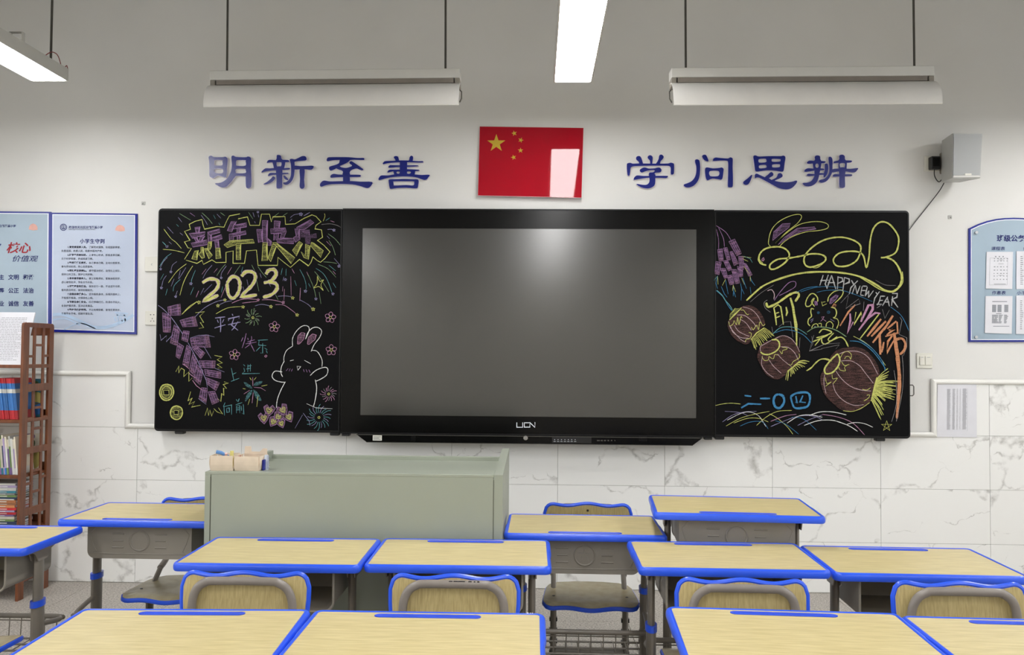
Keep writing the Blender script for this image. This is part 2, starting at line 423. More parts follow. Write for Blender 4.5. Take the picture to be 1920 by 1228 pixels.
# glazed trim along the tile top, both sides
def trim(name, path, half=.0145):
    mb = MB()
    for i in range(len(path)-1):
        (x0, z0), (x1, z1) = path[i], path[i+1]; dx, dz = x1-x0, z1-z0; L_ = math.hypot(dx, dz); ux, uz = dx/L_, dz/L_
        prof = [(-half, 0), (-half, .010), (-half*.6, .017), (0, .020), (half*.6, .017), (half, .010), (half, 0)]
        def mit(idx):
            if 0 < idx < len(path)-1:
                (a, b), (c, d), (e, f_) = path[idx-1], path[idx], path[idx+1]
                l1, l2 = math.hypot(c-a, d-b), math.hypot(e-c, f_-d)
                n1 = (-(d-b)/l1, (c-a)/l1); n2 = (-(f_-d)/l2, (e-c)/l2); s_ = (n1[0]+n2[0], n1[1]+n2[1])
                q = 1+(n1[0]*n2[0]+n1[1]*n2[1]); return (s_[0]/q, s_[1]/q)
            return (-uz, ux)
        A, B = mit(i), mit(i+1)
        vs = [(x0+A[0]*o, -.0085-h, z0+A[1]*o) for o, h in prof]+[(x1+B[0]*o, -.0085-h, z1+B[1]*o) for o, h in prof]
        n = len(prof); mb.add(vs, [(k, k+1, n+k+1, n+k) for k in range(n-1)], True)
        mb.add(vs[:n], [tuple(range(n))]); mb.add(vs[n:], [tuple(reversed(range(n)))])
    mb.fix = True
    return struct(mb.build(name, 'trim'))
zt = at(200, 700, -.02).z; zb = at(260, 799, -.02).z; xa = at(239, 750, -.02).x
trim('trim_1', [(XL, zt), (xa, zt), (xa, zb), (-1.9, zb)])
zt2 = at(1850, 716, -.02).z; zb2 = at(1730, 815, -.02).z; xb = at(1752, 760, -.02).x
trim('trim_2', [(1.9, zb2), (xb, zb2), (xb, zt2), (XR, zt2)])

# ================================================================ LED LAMPS
def led_lamp(x, yfar, label, group='lit lamps over the desks', length=1.2, w=.198, z=2.72, wires=False):
    t = thing('pendant_lamp', label, 'lamp', (x, yfar-length/2, z), 0, group)
    hw, hl = w/2, length/2
    mb = MB(); o_ = rrect(-hw, hw, -hl, hl, .012); i_ = rrect(-hw+.008, hw-.008, -hl+.008, hl-.008, .010)
    mb.prism(o_, [i_], 0, .055); mb.prism(o_, [], .055, .062)
    mb.build('housing', 'lamp_white', t)
    MB().prism(rrect(-hw+.0085, hw-.0085, -hl+.0085, hl-.0085, .010), [], .004, .010).build('diffuser', 'diffuser', t)
    for sy in (-1, 1):
        b = MB(); y = sy*(hl-.36)
        b.tube([(.02, y-.012, .062), (.02, y-.012, .115), (.08, y-.012, .115), (.08, y-.012, .062)], (.003, .014), 4, up=(0, 1, 0))
        b.build('bracket', 'lamp_white', t)
    for sy in (-1, 1):
        MB().tube([(.075, sy*(hl-.13), .06), (.075, sy*(hl-.13), ZC-z)], .006, 8).build('hanger_rod', 'rod', t)
    if wires:
        q = MB()
        q.tube(catmull([(.080, hl-.20, .06), (.088, hl-.15, .100), (.092, hl-.10, .102), (.094, hl-.07, .06)], 6), .0022, 6)
        q.tube(catmull([(.094, hl-.035, .06), (.095, hl-.020, .076), (.095, hl-.010, .064)], 5), .0022, 6)
        q.build('wire', 'wire_red', t)
    return t
lx0 = -2.478; lx1 = .209
led_lamp(lx1, -.607, 'lit white pendant panel lamp in the middle, above the flag')
led_lamp(lx0, -.635, 'lit white pendant panel lamp at the far left, with red wires on top', wires=True)
led_lamp(2.9, -.62, 'lit white pendant panel lamp over the right side of the room, nearest the chalkboard')
for r_, y in (('second', -2.45), ('third', -4.15), ('fourth', -5.85), ('rearmost', -7.45)):  # rows out of view; an extra row is added to brighten the lower wall
    for x, s_ in ((lx0, 'left'), (lx1, 'middle'), (2.9, 'right')):
        led_lamp(x, y, 'unseen lit white pendant panel lamp of the %s row, %s one of the row' % (r_, s_))

# ================================================================ UNLIT BOARD LAMPS
def board_lamp(x0, x1, y, z, r0, r1, label, flip=1, tilt=0):
    cx = (x0+x1)/2; hw = (x1-x0)/2
    t = thing('board_lamp', label, 'lamp', (cx, y, z), 0, 'unlit lamps over the chalkboard'); t.rotation_euler = (0, tilt, 0)
    mb = MB(); mb.cbox(-hw, hw, -.055, .03, -.045, .0, .002); mb.build('housing', 'lamp_white', t)
    MB().box(-hw+.03, hw-.03, -.048, .02, -.068, -.045).build('gear_tray', 'steel_grey', t)
    # curved reflector sheet
    prof = []
    for k in range(11):
        a = math.radians(8+82*k/10); prof.append((-.015-.095*math.sin(a)*1.0, -.062-.128*(1-math.cos(a))*1.0))
    prof = [(-.02-.105*math.sin(PI/2*k/10), -.066-.115*(1-math.cos(PI/2*k/10))) for k in range(11)]
    prof.append((-.124, -.196))
    vs = []; n = len(prof)
    for X in (-hw-.002, hw+.002):
        vs += [(X, p[0], p[1]) for p in prof]
        vs += [(X, p[0]+.003, p[1]-.003) for p in prof]
    fs = []
    for k in range(n-1):
        fs.append((k, k+1, 2*n+k+1, 2*n+k)); fs.append((n+k, n+k+1, 3*n+k+1, 3*n+k))
        fs.append((k, k+1, n+k+1, n+k)); fs.append((2*n+k, 2*n+k+1, 3*n+k+1, 3*n+k))
    fs += [(0, n, 3*n, 2*n), (n-1, 2*n-1, 4*n-1, 3*n-1)]
    mb = MB(); mb.add(vs, fs, True); mb.fix = True; mb.build('reflector', 'lamp_reflector', t)
    for s in (-1, 1):
        MB().cbox(s*(hw-.012)-.012, s*(hw-.012)+.012, -.05, .02, -.085, -.045, .002).build('lamp_holder', 'bin', t)
    MB().tube([(-hw+.03, -.012, -.085), (hw-.03, -.012, -.085)], .008, 10).build('glass_tube', 'lamp_white', t)
    MB().tube([(flip*hw, -.03, -.10), (flip*(hw+.008), -.04, -.11), (flip*(hw+.01), -.06, -.15), (flip*(hw+.002), -.07, -.17)], .003, 6).build('bracket_clip', 'rod', t)
    for r in (r0, r1):
        q = MB(); q.tube([(r-cx, -.01, 0), (r-cx, -.01, ZC-z)], .0055, 8)
        q.build('hanger_rod', 'rod', t)
    return t
a, b = at(398, 140, -.8), at(863, 133, -.8)
board_lamp(a.x, b.x, -.78, (a.z+b.z)/2+.005, at(427, 60, -.79).x, at(836, 60, -.79).x, 'unlit white board lamp with curved reflector, left one, above the first four blue characters', 1, -.008)
a, b = at(1257, 134, -.9), at(1746, 129, -.9)
board_lamp(a.x, b.x, -.88, (a.z+b.z)/2+.005, at(1286, 60, -.89).x, at(1714, 60, -.89).x, 'unlit white board lamp with curved reflector, right one, above the last four blue characters', -1, -.006)

# ================================================================ THE CHALKBOARDS AND THE DISPLAY
YF = -.09                                   # front face of the board assembly
BT, BB = 2.156, .881
bx = [-2.142, -1.079, 1.034, 2.118]
def corner_poly(x0, x1, z0, z1, rl, rr, n=5):
    out = []
    for cx, cz, a0, r in ((x1, z0, -90, rr), (x1, z1, 0, rr), (x0, z1, 90, rl), (x0, z0, 180, rl)):
        r = max(r, .0005); cx2 = cx-r if cx == x1 else cx+r; cz2 = cz+r if cz == z0 else cz-r
        for k in range(n+1):
            a = math.radians(a0+90*k/n); out.append((cx2+r*math.cos(a), cz2+r*math.sin(a)))
    return out
def board_panel(x0, x1, rl, rr, label):
    t = thing('chalkboard', label, 'chalkboard', (0, 0, 0), 0, 'chalkboard panels either side of the display')
    o = corner_poly(x0, x1, BB, BT, rl, rr); i = corner_poly(x0+.007, x1-.007, BB+.012, BT-.010, rl*.6, rr*.6)
    mb = MB(); mb.prism(o, [i], 0, .052, wallfn(-.040)); mb.build('frame', 'board_frame', t)
    MB().prism(i, [], 0, .050, wallfn(-.040)).build('writing_surface', 'board', t)
    MB().prism(corner_poly(x0+.03, x1-.03, BB+.03, BT-.03, .001, .001), [], 0, .031, wallfn(-.010)).build('back_plate', 'black_plastic', t)
    for xx in ((x0+.14, x1-.03) if rl else (x0+.03, x1-.16)):
        w_ = MB(); w_.cbox(xx-.026, xx+.026, -.085, -.045, BB-.017, BB+.002, .004)
        w_.tube([(xx-.014, -.086, BB-.010), (xx-.014, -.080, BB-.010)], .006, 10); w_.tube([(xx+.014, -.086, BB-.010), (xx+.014, -.080, BB-.010)], .006, 10)
        w_.build('roller_bracket', 'black_plastic', t)
    return t
BL = board_panel(bx[0], bx[1]-.001, .022, .0, 'left chalkboard panel with a chalk rabbit, firecrackers and a big 2023')
BR = board_panel(bx[2]+.001, bx[3], .0, .022, 'right chalkboard panel with chalk lanterns and a long-eared rabbit swirl')
h = MB(); hx = bx[3]; z1, z0 = at(1712, 722, -.08).z, at(1712, 742, -.08).z
h.tube([(hx-.002, -.07, z1), (hx+.024, -.07, z1), (hx+.030, -.07, z1-.008), (hx+.030, -.07, z0+.008), (hx+.024, -.07, z0), (hx-.002, -.07, z0)], .003, 8)
h.build('handle', 'rod', BR)

DS = thing('interactive_display', 'large black flat display with a grey screen between the two chalkboard panels', 'display')
sx0, sx1, sz0, sz1 = -.9625, .9325, .983, 2.0465
mb = MB(); mb.prism(corner_poly(bx[1]+.002, bx[2]-.002, BB+.004, BT-.002, .002, .002), [[(sx0, sz0), (sx1, sz0), (sx1, sz1), (sx0, sz1)]], 0, .060, wallfn(-.030))
mb.build('bezel', 'bezel', DS)
MB().prism([(sx0, sz0), (sx1, sz0), (sx1, sz1), (sx0, sz1)], [], 0, .0585, wallfn(-.030)).build('screen', 'screen', DS)
MB().box(bx[1]+.01, bx[2]-.01, -.03, -.002, BB+.03, BT-.03).build('back_plate', 'black_plastic', DS)
MB().box(bx[1]+.002, bx[2]-.002, -.094, -.03, BT-.004, BT+.003).build('top_rail', 'board_frame', DS)
MB().box(bx[1]+.002, bx[2]-.002, -.094, -.03, BB-.003, BB+.004).build('bottom_rail', 'board_frame', DS)
for xx_ in (bx[1]+.034, bx[2]-.034):
    q = Vector((xx_, 0, 0)); MB().cbox(q.x-.022, q.x+.022, -.092, -.045, BB-.018, BB-.003, .003).build('roller_bracket', 'black_plastic', DS)
Yb = -.135
c0, c1, c2, c3 = at(668, 813, Yb), at(688, 829, Yb), at(1298, 836, Yb), at(1318, 819, Yb)
zt_, zb_ = BB-.003, (c1.z+c2.z)/2
mb = MB(); mb.prism([(c0.x, zt_), (c1.x, zb_), (c2.x, zb_), (c3.x, zt_)], [], 0, .10, wallfn(Yb+.10)); bar = mb.build('control_bar', 'bezel', DS)
MB().prism([(c0.x, zt_-.000), (c0.x+.004, zt_-.003), (c3.x-.004, zt_-.003), (c3.x, zt_)], [], 0, .002, wallfn(Yb)).build('edge_line', 'rod', bar)
MB().prism([(c1.x-.004, zb_+.0), (c1.x, zb_+.0025), (c2.x, zb_+.0025), (c2.x+.004, zb_)], [], 0, .002, wallfn(Yb)).build('edge_line', 'rod', bar)
q = at(985.5, 821, Yb-.001); mb = MB(); mb.tube([(q.x, Yb+.004, q.z), (q.x, Yb-.004, q.z)], .0125, 20); mb.build('power_button', 'chrome', bar)
a, b = at(1035, 818, Yb-.001), at(1109, 831, Yb-.001)
MB().prism([(a.x, b.z), (b.x, b.z), (b.x, a.z), (a.x, a.z)], [], 0, .0015, wallfn(Yb)).build('button_panel', 'black_plastic', bar)
tx = MB()
for k in range(7):
    q = at(1040+k*6.4, 824.3, Yb-.002); tx.prism(circle(q.x, q.z, .0022, 8), [], 0, .0006, wallfn(Yb-.0016))
    tx.prism([(q.x-.006, q.z-.011), (q.x+.006, q.z-.011), (q.x+.006, q.z-.009), (q.x-.006, q.z-.009)], [], 0, .0005, wallfn(Yb-.0016))
tx.build('button_icons', 'poster_line', bar)
tx = MB()
for k, w_ in enumerate((7, 5, 5, 4, 3, 2)):
    q = at(1122+k*6.2, 826, Yb-.002); tx.prism([(q.x-w_*.0012, q.z-.003), (q.x+w_*.0012, q.z-.003), (q.x+w_*.0012, q.z+.003), (q.x-w_*.0012, q.z+.003)], [], 0, .0006, wallfn(Yb))
tx.build('port_row', 'rod', bar)
for xx0, xx1 in ((770, 779), (1198, 1213)):
    tx = MB()
    for k in range(5):
        a, b = at(xx0, 816+k*2.4, Yb), at(xx1, 817+k*2.4, Yb); tx.box(a.x, b.x, Yb-.0012, Yb, b.z, a.z)
    tx.build('vent_slots', 'board_frame', bar)
a, b = at(699, 816, Yb), at(716, 826, Yb)
MB().box(a.x, b.x, Yb-.001, Yb, b.z, a.z).build('label_sticker', 'socket', bar)
tx = MB()
for k in range(3): tx.box(a.x+.004, b.x-.006-.01*(k % 2), Yb-.0016, Yb-.001, b.z+.006+.007*k, b.z+.008+.007*k)
tx.build('sticker_print', 'ink_black', bar)
# maker's lettering on the bezel: U C N in thin rounded strokes
mb = MB()
def stroke_ribbon(mb, pts, w, Yt):
    P = [Vector((p[0], p[1])) for p in pts]
    N = len(P); L_ = []; R_ = []
    for i, p in enumerate(P):
        a = P[max(0, i-1)]; c = P[min(N-1, i+1)]; d = c-a
        if d.length < 1e-9: d = Vector((1, 0))
        d.normalize(); n = Vector((-d.y, d.x)); k = 1.0
        if 0 < i < N-1:
            d1 = (p-P[i-1]); d1.normalize(); cs = abs(d1.dot(d)); k = 1/max(.6, cs)
        ww = w[i] if isinstance(w, (list, tuple)) else w
        L_.append(p+n*ww*k/2); R_.append(p-n*ww*k/2)
    vs = []
    for a, b in zip(L_, R_): vs += [(a.x, Yt, a.y), (b.x, Yt, b.y)]
    mb.add(vs, [(2*i, 2*i+1, 2*i+3, 2*i+2) for i in range(N-1)])
for pts in ([(969, 792), (969, 801), (980, 801), (980, 792)], [(993, 792.6), (983, 792.6), (983, 800.8), (993, 800.8)], [(993.5, 801.6), (993.5, 792.3), (1003, 801.2), (1003, 791.6)]):
    stroke_ribbon(mb, [(v.x, v.z) for v in (at(a, b, YF-.001) for a, b in pts)], .0042, YF-.0012)
mb.build('maker_lettering', 'poster_line', DS)
# ================================================================ BLUE WALL LETTERS
GLY = {
'A': (380, 280, [
 ([(100,130),(120,108),(150,108),(190,128),(330,128),(370,122),(405,145),(408,200),(398,300),(395,400),(385,455),(360,458),(290,435),(250,432),(210,450),(180,470),(150,465),(115,435),(112,350),(108,200)], [[(205,178),(320,178),(325,200),(322,262),(210,265),(190,245),(190,200)],[(205,322),(325,320),(328,388),(240,392),(200,380),(192,345)]]),
 ([(475,115),(510,105),(550,125),(705,130),(740,118),(780,130),(795,170),(790,300),(798,480),(795,600),(770,635),(730,635),(710,600),(705,470),(695,440),(560,435),(520,460),(460,540),(380,615),(310,620),(250,595),(205,558),(300,545),(390,490),(440,420),(470,340),(480,250),(475,180)], [[(570,178),(700,178),(705,195),(700,268),(560,268),(548,240),(550,200)],[(550,322),(690,320),(705,340),(702,388),(560,392),(540,375)]])]),
'B': (380, 280, [
 ([(1215,100),(1240,92),(1280,105),(1290,150),(1310,178),(1250,195),(1200,185),(1212,150)],[]),
 ([(1052,218),(1065,190),(1100,172),(1200,178),(1310,172),(1405,178),(1408,208),(1300,212),(1150,212),(1060,222)],[]),
 ([(1145,200),(1205,200),(1212,260),(1235,310),(1175,315),(1158,260)],[]),
 ([(1295,200),(1350,200),(1345,260),(1325,315),(1265,310),(1290,260)],[]),
 ([(965,368),(980,350),(1030,312),(1100,312),(1200,305),(1330,308),(1420,305),(1420,330),(1330,338),(1150,348),(1050,360),(970,378)],[]),
 ([(1205,300),(1300,300),(1302,500),(1302,620),(1270,640),(1230,640),(1210,620),(1210,480)],[]),
 ([(1072,428),(1085,400),(1120,385),(1210,388),(1300,388),(1395,385),(1400,402),(1300,412),(1150,420),(1080,438)],[]),
 ([(1150,445),(1185,460),(1180,490),(1120,545),(1050,572),(995,572),(1060,530),(1120,480)],[]),
 ([(1325,440),(1345,432),(1385,470),(1400,495),(1385,505),(1345,485)],[]),
 ([(1425,170),(1460,155),(1510,165),(1580,135),(1630,112),(1680,115),(1702,150),(1690,180),(1640,188),(1520,200),(1505,220),(1508,270),(1500,400),(1470,500),(1420,560),(1370,582),(1330,570),(1322,545),(1370,535),(1420,490),(1445,420),(1448,300),(1440,220)],[]),
 ([(1495,270),(1600,275),(1700,272),(1790,268),(1818,285),(1790,330),(1740,335),(1650,325),(1495,330)],[]),
 ([(1590,315),(1668,315),(1662,500),(1668,610),(1640,645),(1605,640),(1588,600),(1595,480)],[])]),
'C': (590, 280, [
 ([(198,180),(205,150),(240,130),(420,128),(560,130),(700,142),(800,142),(812,160),(800,175),(650,172),(560,178),(420,175),(300,180),(215,195)],[]),
 ([(425,165),(575,168),(540,215),(470,250),(400,280),(340,320),(270,348),(240,330),(240,290),(270,275),(340,255),(400,225)],[]),
 ([(345,300),(400,272),(440,295),(520,305),(600,280),(610,260),(575,235),(572,210),(600,195),(640,215),(720,270),(790,320),(795,335),(775,345),(740,335),(690,315),(640,325),(590,350),(572,390),(575,420),(462,420),(465,370),(440,345),(390,330)],[]),
 ([(258,455),(265,425),(310,402),(380,412),(460,415),(580,415),(740,418),(752,435),(740,452),(580,455),(460,455),(350,460),(275,465)],[]),
 ([(465,390),(575,390),(578,540),(465,540)],[]),
 ([(88,590),(100,550),(150,512),(250,525),(400,522),(600,520),(750,530),(940,535),(920,600),(880,632),(830,630),(740,600),(620,575),(450,568),(280,572),(180,590),(110,612)],[])]),
'D': (590, 280, [
 ([(1295,130),(1320,112),(1360,118),(1375,150),(1378,195),(1330,200),(1320,170)],[]),
 ([(1555,130),(1580,105),(1608,118),(1612,150),(1595,200),(1540,200),(1550,160)],[]),
 ([(1115,230),(1130,210),(1165,192),(1300,188),(1400,182),(1550,185),(1700,195),(1770,195),(1772,215),(1700,218),(1520,212),(1400,215),(1250,222),(1150,240),(1125,245)],[]),
 ([(1208,290),(1220,268),(1250,258),(1400,262),(1520,262),(1680,262),(1682,280),(1520,288),(1400,288),(1230,302)],[]),
 ([(1192,370),(1210,345),(1250,332),(1400,332),(1520,325),(1700,335),(1705,352),(1650,358),(1520,356),(1400,358),(1280,362),(1205,382)],[]),
 ([(1395,190),(1515,190),(1512,430),(1392,430)],[]),
 ([(1285,345),(1650,345),(1635,430),(1305,430)],[circle(1368,379,28,12,20),circle(1540,379,36,12,22)]),
 ([(1045,490),(1060,455),(1095,428),(1200,428),(1300,412),(1460,405),(1620,410),(1750,420),(1880,418),(1860,460),(1830,495),(1780,500),(1680,465),(1560,448),(1400,445),(1250,460),(1150,480),(1065,505)],[]),
 ([(1212,520),(1225,492),(1350,488),(1480,485),(1600,490),(1680,492),(1702,515),(1695,580),(1685,630),(1640,640),(1500,630),(1350,635),(1250,648),(1228,630),(1218,580)],[[(1290,540),(1310,525),(1600,525),(1628,545),(1615,590),(1500,585),(1310,592),(1295,575)]])]),
'E': (1165, 280, [
 ([(240,140),(260,115),(300,112),(325,140),(345,200),(352,250),(300,250),(285,205),(250,175)],[]),
 ([(430,130),(445,105),(480,98),(510,125),(510,180),(500,250),(475,250),(468,190),(440,155)],[]),
 ([(615,120),(630,92),(665,90),(692,120),(680,155),(640,200),(625,250),(560,250),(590,200),(610,155)],[]),
 ([(90,250),(105,228),(150,222),(190,235),(300,232),(560,235),(760,232),(800,220),(845,228),(862,255),(860,380),(850,405),(830,415),(808,400),(808,310),(790,280),(740,270),(500,268),(250,275),(175,285),(150,310),(145,350),(135,420),(118,435),(100,415),(92,340)],[]),
 ([(300,345),(320,320),(360,300),(400,300),(450,315),(540,312),(590,300),(630,302),(655,330),(650,365),(620,380),(560,385),(545,400),(548,425),(455,425),(455,390),(470,378),(520,375),(545,355),(530,340),(450,345),(380,365),(325,380)],[]),
 ([(202,485),(220,450),(260,428),(350,435),(460,438),(560,435),(745,435),(758,450),(735,470),(650,468),(550,465),(450,465),(330,480),(215,500)],[]),
 ([(455,410),(550,410),(555,450),(552,560),(520,610),(450,640),(370,635),(300,610),(248,575),(270,568),(340,580),(410,580),(450,550),(462,500)],[])]),
'F': (1165, 280, [
 ([(1322,110),(1345,90),(1380,92),(1400,120),(1425,185),(1410,198),(1370,185),(1335,150)],[]),
 ([(1205,180),(1225,165),(1260,170),(1280,200),(1290,300),(1280,430),(1250,520),(1190,590),(1120,622),(1060,622),(1025,600),(1025,575),(1080,555),(1150,520),(1200,460),(1225,380),(1225,280),(1208,220)],[]),
 ([(1498,175),(1510,150),(1545,135),(1620,142),(1740,150),(1780,132),(1815,145),(1822,180),(1820,300),(1825,450),(1822,600),(1800,622),(1760,622),(1742,600),(1745,450),(1748,300),(1745,210),(1720,188),(1620,185),(1510,192)],[]),
 ([(1368,330),(1385,300),(1420,298),(1500,312),(1600,305),(1640,298),(1672,320),(1668,380),(1655,470),(1630,498),(1580,490),(1500,480),(1450,492),(1410,508),(1385,480),(1372,410)],[[(1435,390),(1455,355),(1570,352),(1602,375),(1600,415),(1570,440),(1465,442),(1440,415)]])]),
'G': (1390, 280, [
 ([(195,125),(210,102),(240,102),(290,118),(450,112),(640,112),(680,103),(712,115),(720,150),(708,220),(695,330),(680,362),(650,365),(560,352),(450,345),(350,352),(260,365),(228,350),(218,300),(205,200)], [[(278,185),(295,160),(390,155),(408,175),(400,210),(295,218)],[(285,285),(300,262),(390,255),(410,275),(402,302),(300,312)],[(495,175),(510,158),(630,162),(640,180),(625,200),(510,203)],[(502,270),(515,250),(620,245),(632,265),(620,292),(515,297)]]),
 ([(172,415),(165,470),(130,550),(95,580),(50,578),(28,545),(50,515),(110,470)],[]),
 ([(380,462),(440,410),(470,380),(495,372),(520,395),(518,430),(480,455),(430,480)],[]),
 ([(220,478),(222,420),(245,398),(300,420),(395,462),(450,475),(500,505),(560,520),(640,535),(740,540),(830,530),(890,512),(912,525),(890,570),(830,630),(760,655),(680,652),(600,630),(500,575),(380,510),(290,465),(240,465)],[]),
 ([(490,505),(560,470),(590,430),(600,400),(640,390),(670,415),(668,450),(620,480),(560,505),(530,525)],[])]),
'H': (1390, 280, [
 ([(1200,130),(1215,105),(1250,100),(1285,115),(1290,160),(1300,195),(1195,200),(1205,165)],[]),
 ([(1072,225),(1085,200),(1120,185),(1200,190),(1300,190),(1370,198),(1375,212),(1350,228),(1280,232),(1200,232),(1100,238)],[]),
 ([(1165,222),(1310,220),(1295,318),(1180,320)],[circle(1237,268,27,14,36)]),
 ([(1032,352),(1045,330),(1090,310),(1180,315),(1300,312),(1350,320),(1350,340),(1290,345),(1200,350),(1120,362),(1040,370)],[]),
 ([(1068,430),(1080,408),(1110,400),(1200,405),(1280,390),(1350,395),(1350,415),(1270,420),(1200,430),(1110,440)],[]),
 ([(1200,340),(1285,330),(1275,400),(1262,470),(1230,540),(1170,590),(1100,608),(1040,600),(1005,570),(1010,550),(1080,545),(1140,520),(1180,470),(1195,420)],[]),
 ([(1365,250),(1380,235),(1410,240),(1420,280),(1418,340),(1400,410),(1360,460),(1345,450),(1345,410),(1362,340)],[]),
 ([(1425,140),(1445,122),(1475,135),(1490,180),(1490,280),(1485,370),(1450,450),(1400,515),(1340,545),(1290,545),(1268,520),(1290,500),(1360,480),(1410,430),(1435,370),(1438,280),(1428,200)],[]),
 ([(1600,110),(1625,90),(1665,92),(1690,115),(1692,160),(1710,195),(1590,195),(1602,155)],[]),
 ([(1508,215),(1525,195),(1600,185),(1700,182),(1800,185),(1805,205),(1780,218),(1700,222),(1600,222),(1520,228)],[]),
 ([(1590,210),(1725,210),(1720,320),(1590,320)],[[(1612,232),(1690,230),(1690,290),(1670,303),(1630,302),(1612,285)]]),
 ([(1480,335),(1530,318),(1650,315),(1780,320),(1905,308),(1890,345),(1860,375),(1800,378),(1700,362),(1600,362),(1500,378),(1480,375)],[]),
 ([(1495,435),(1510,412),(1550,405),(1620,410),(1700,408),(1800,410),(1810,430),(1790,440),(1700,442),(1620,445),(1510,450)],[]),
 ([(1600,310),(1700,310),(1692,450),(1695,600),(1670,630),(1630,632),(1602,610),(1602,450)],[])])}
def grow(poly, d):
    n = len(poly); A = sum(poly[i][0]*poly[(i+1) % n][1]-poly[(i+1) % n][0]*poly[i][1] for i in range(n)); sg = 1 if A > 0 else -1
    out = []
    for i in range(n):
        a, b, c = Vector(poly[i-1]), Vector(poly[i]), Vector(poly[(i+1) % n]); t = (c-a)
        if t.length < 1e-9: out.append(poly[i]); continue
        t.normalize(); out.append((b.x+sg*t.y*d, b.y-sg*t.x*d))
    return out
WORDS = {'A': 'first of the blue characters left of the flag, meaning bright', 'B': 'second blue character left of the flag, meaning new',
 'C': 'third blue character left of the flag, with a long flat base stroke', 'D': 'fourth blue character, nearest the flag on its left side',
 'E': 'first blue character right of the flag, with three dots on a roof', 'F': 'second blue character right of the flag, a small box inside an open frame',
 'G': 'third blue character right of the flag, a four-hole grid above a hook', 'H': 'last blue character at the right, beside the wall speaker'}
for k, (ox, oy, polys) in GLY.items():
    t = thing('wall_character', WORDS[k], 'wall lettering', (0, 0, 0), 0, 'blue raised characters above the board')
    e = MB(); f_ = MB(); cx = []
    for oi_, (outer, holes) in enumerate(polys):
        sm = len(outer) > 4 and len(outer) < 40
        def conv(l, n): 
            l = [(ox+a*.114583, oy+b*.114583) for a, b in l]
            return pxpoly(catmull(l, n, True) if n > 1 else l, -.012)
        o = conv(outer, 3 if sm else 1); hs = [conv(h_, 3) for h_ in holes]
        e.prism(grow(o, .0018), [grow(h_, -.0015) for h_ in hs], 0, .0125, wallfn(-.0005))
        f_.prism(o, hs, .0, .0012, wallfn(-.013-.00003*oi_))
    e.build('foam_body', 'sign_edge', t); f_.build('blue_face', 'sign_blue', t)

# ================================================================ FLAG PANEL
a, b, c, d = [at(x, y, -.02) for x, y in ((899, 236), (1094.5, 239), (1090.5, 372), (896, 367.5))]
ctr = (a+b+c+d)/4; t = thing('flag_panel', 'glossy red acrylic flag panel with five yellow stars above the display', 'flag', tuple(ctr))
FW, FH = (b.x-a.x), (a.z-d.z)
FQ = [(a.x-ctr.x, a.z-ctr.z), (b.x-ctr.x, b.z-ctr.z), (c.x-ctr.x, c.z-ctr.z), (d.x-ctr.x, d.z-ctr.z)]
t.rotation_euler = (math.radians(FLAG_TILT), 0, math.radians(-.25))
MB().prism(FQ, [], 0, .006, wallfn(.004)).build('clear_backing', 'flag_edge', t)
MB().prism([(x*.994, y*.991) for x, y in FQ], [], 0, .0012, wallfn(-.002)).build('red_face', 'flag_red', t)
MB().prism([(.02, -.02), (-.02, -.02), (-.02, .02), (.02, .02)], [], 0, .016, wallfn(.020)).build('mount', 'flag_edge', t)
def star(cx, cy, r, rot):
    return [(cx+(r if k % 2 == 0 else r*.382)*math.cos(rot+PI/2+k*PI/5), cy+(r if k % 2 == 0 else r*.382)*math.sin(rot+PI/2+k*PI/5)) for k in range(10)]
def fl(px, py): q = at(px, py, -.02); return q.x-ctr.x, q.z-ctr.z
for i, (px, py, r, rot) in enumerate(((930.5, 268.5, 18, .0), (964.2, 249.5, 5.5, .25), (976.5, 262.5, 5.5, -.35), (976, 282, 5.5, 0), (963, 295.2, 5.5, .3))):
    x, y = fl(px, py)
    MB().prism(star(x, y, r*.00306, rot), [], 0, .0006, wallfn(-.0032)).build('star', 'star', t)

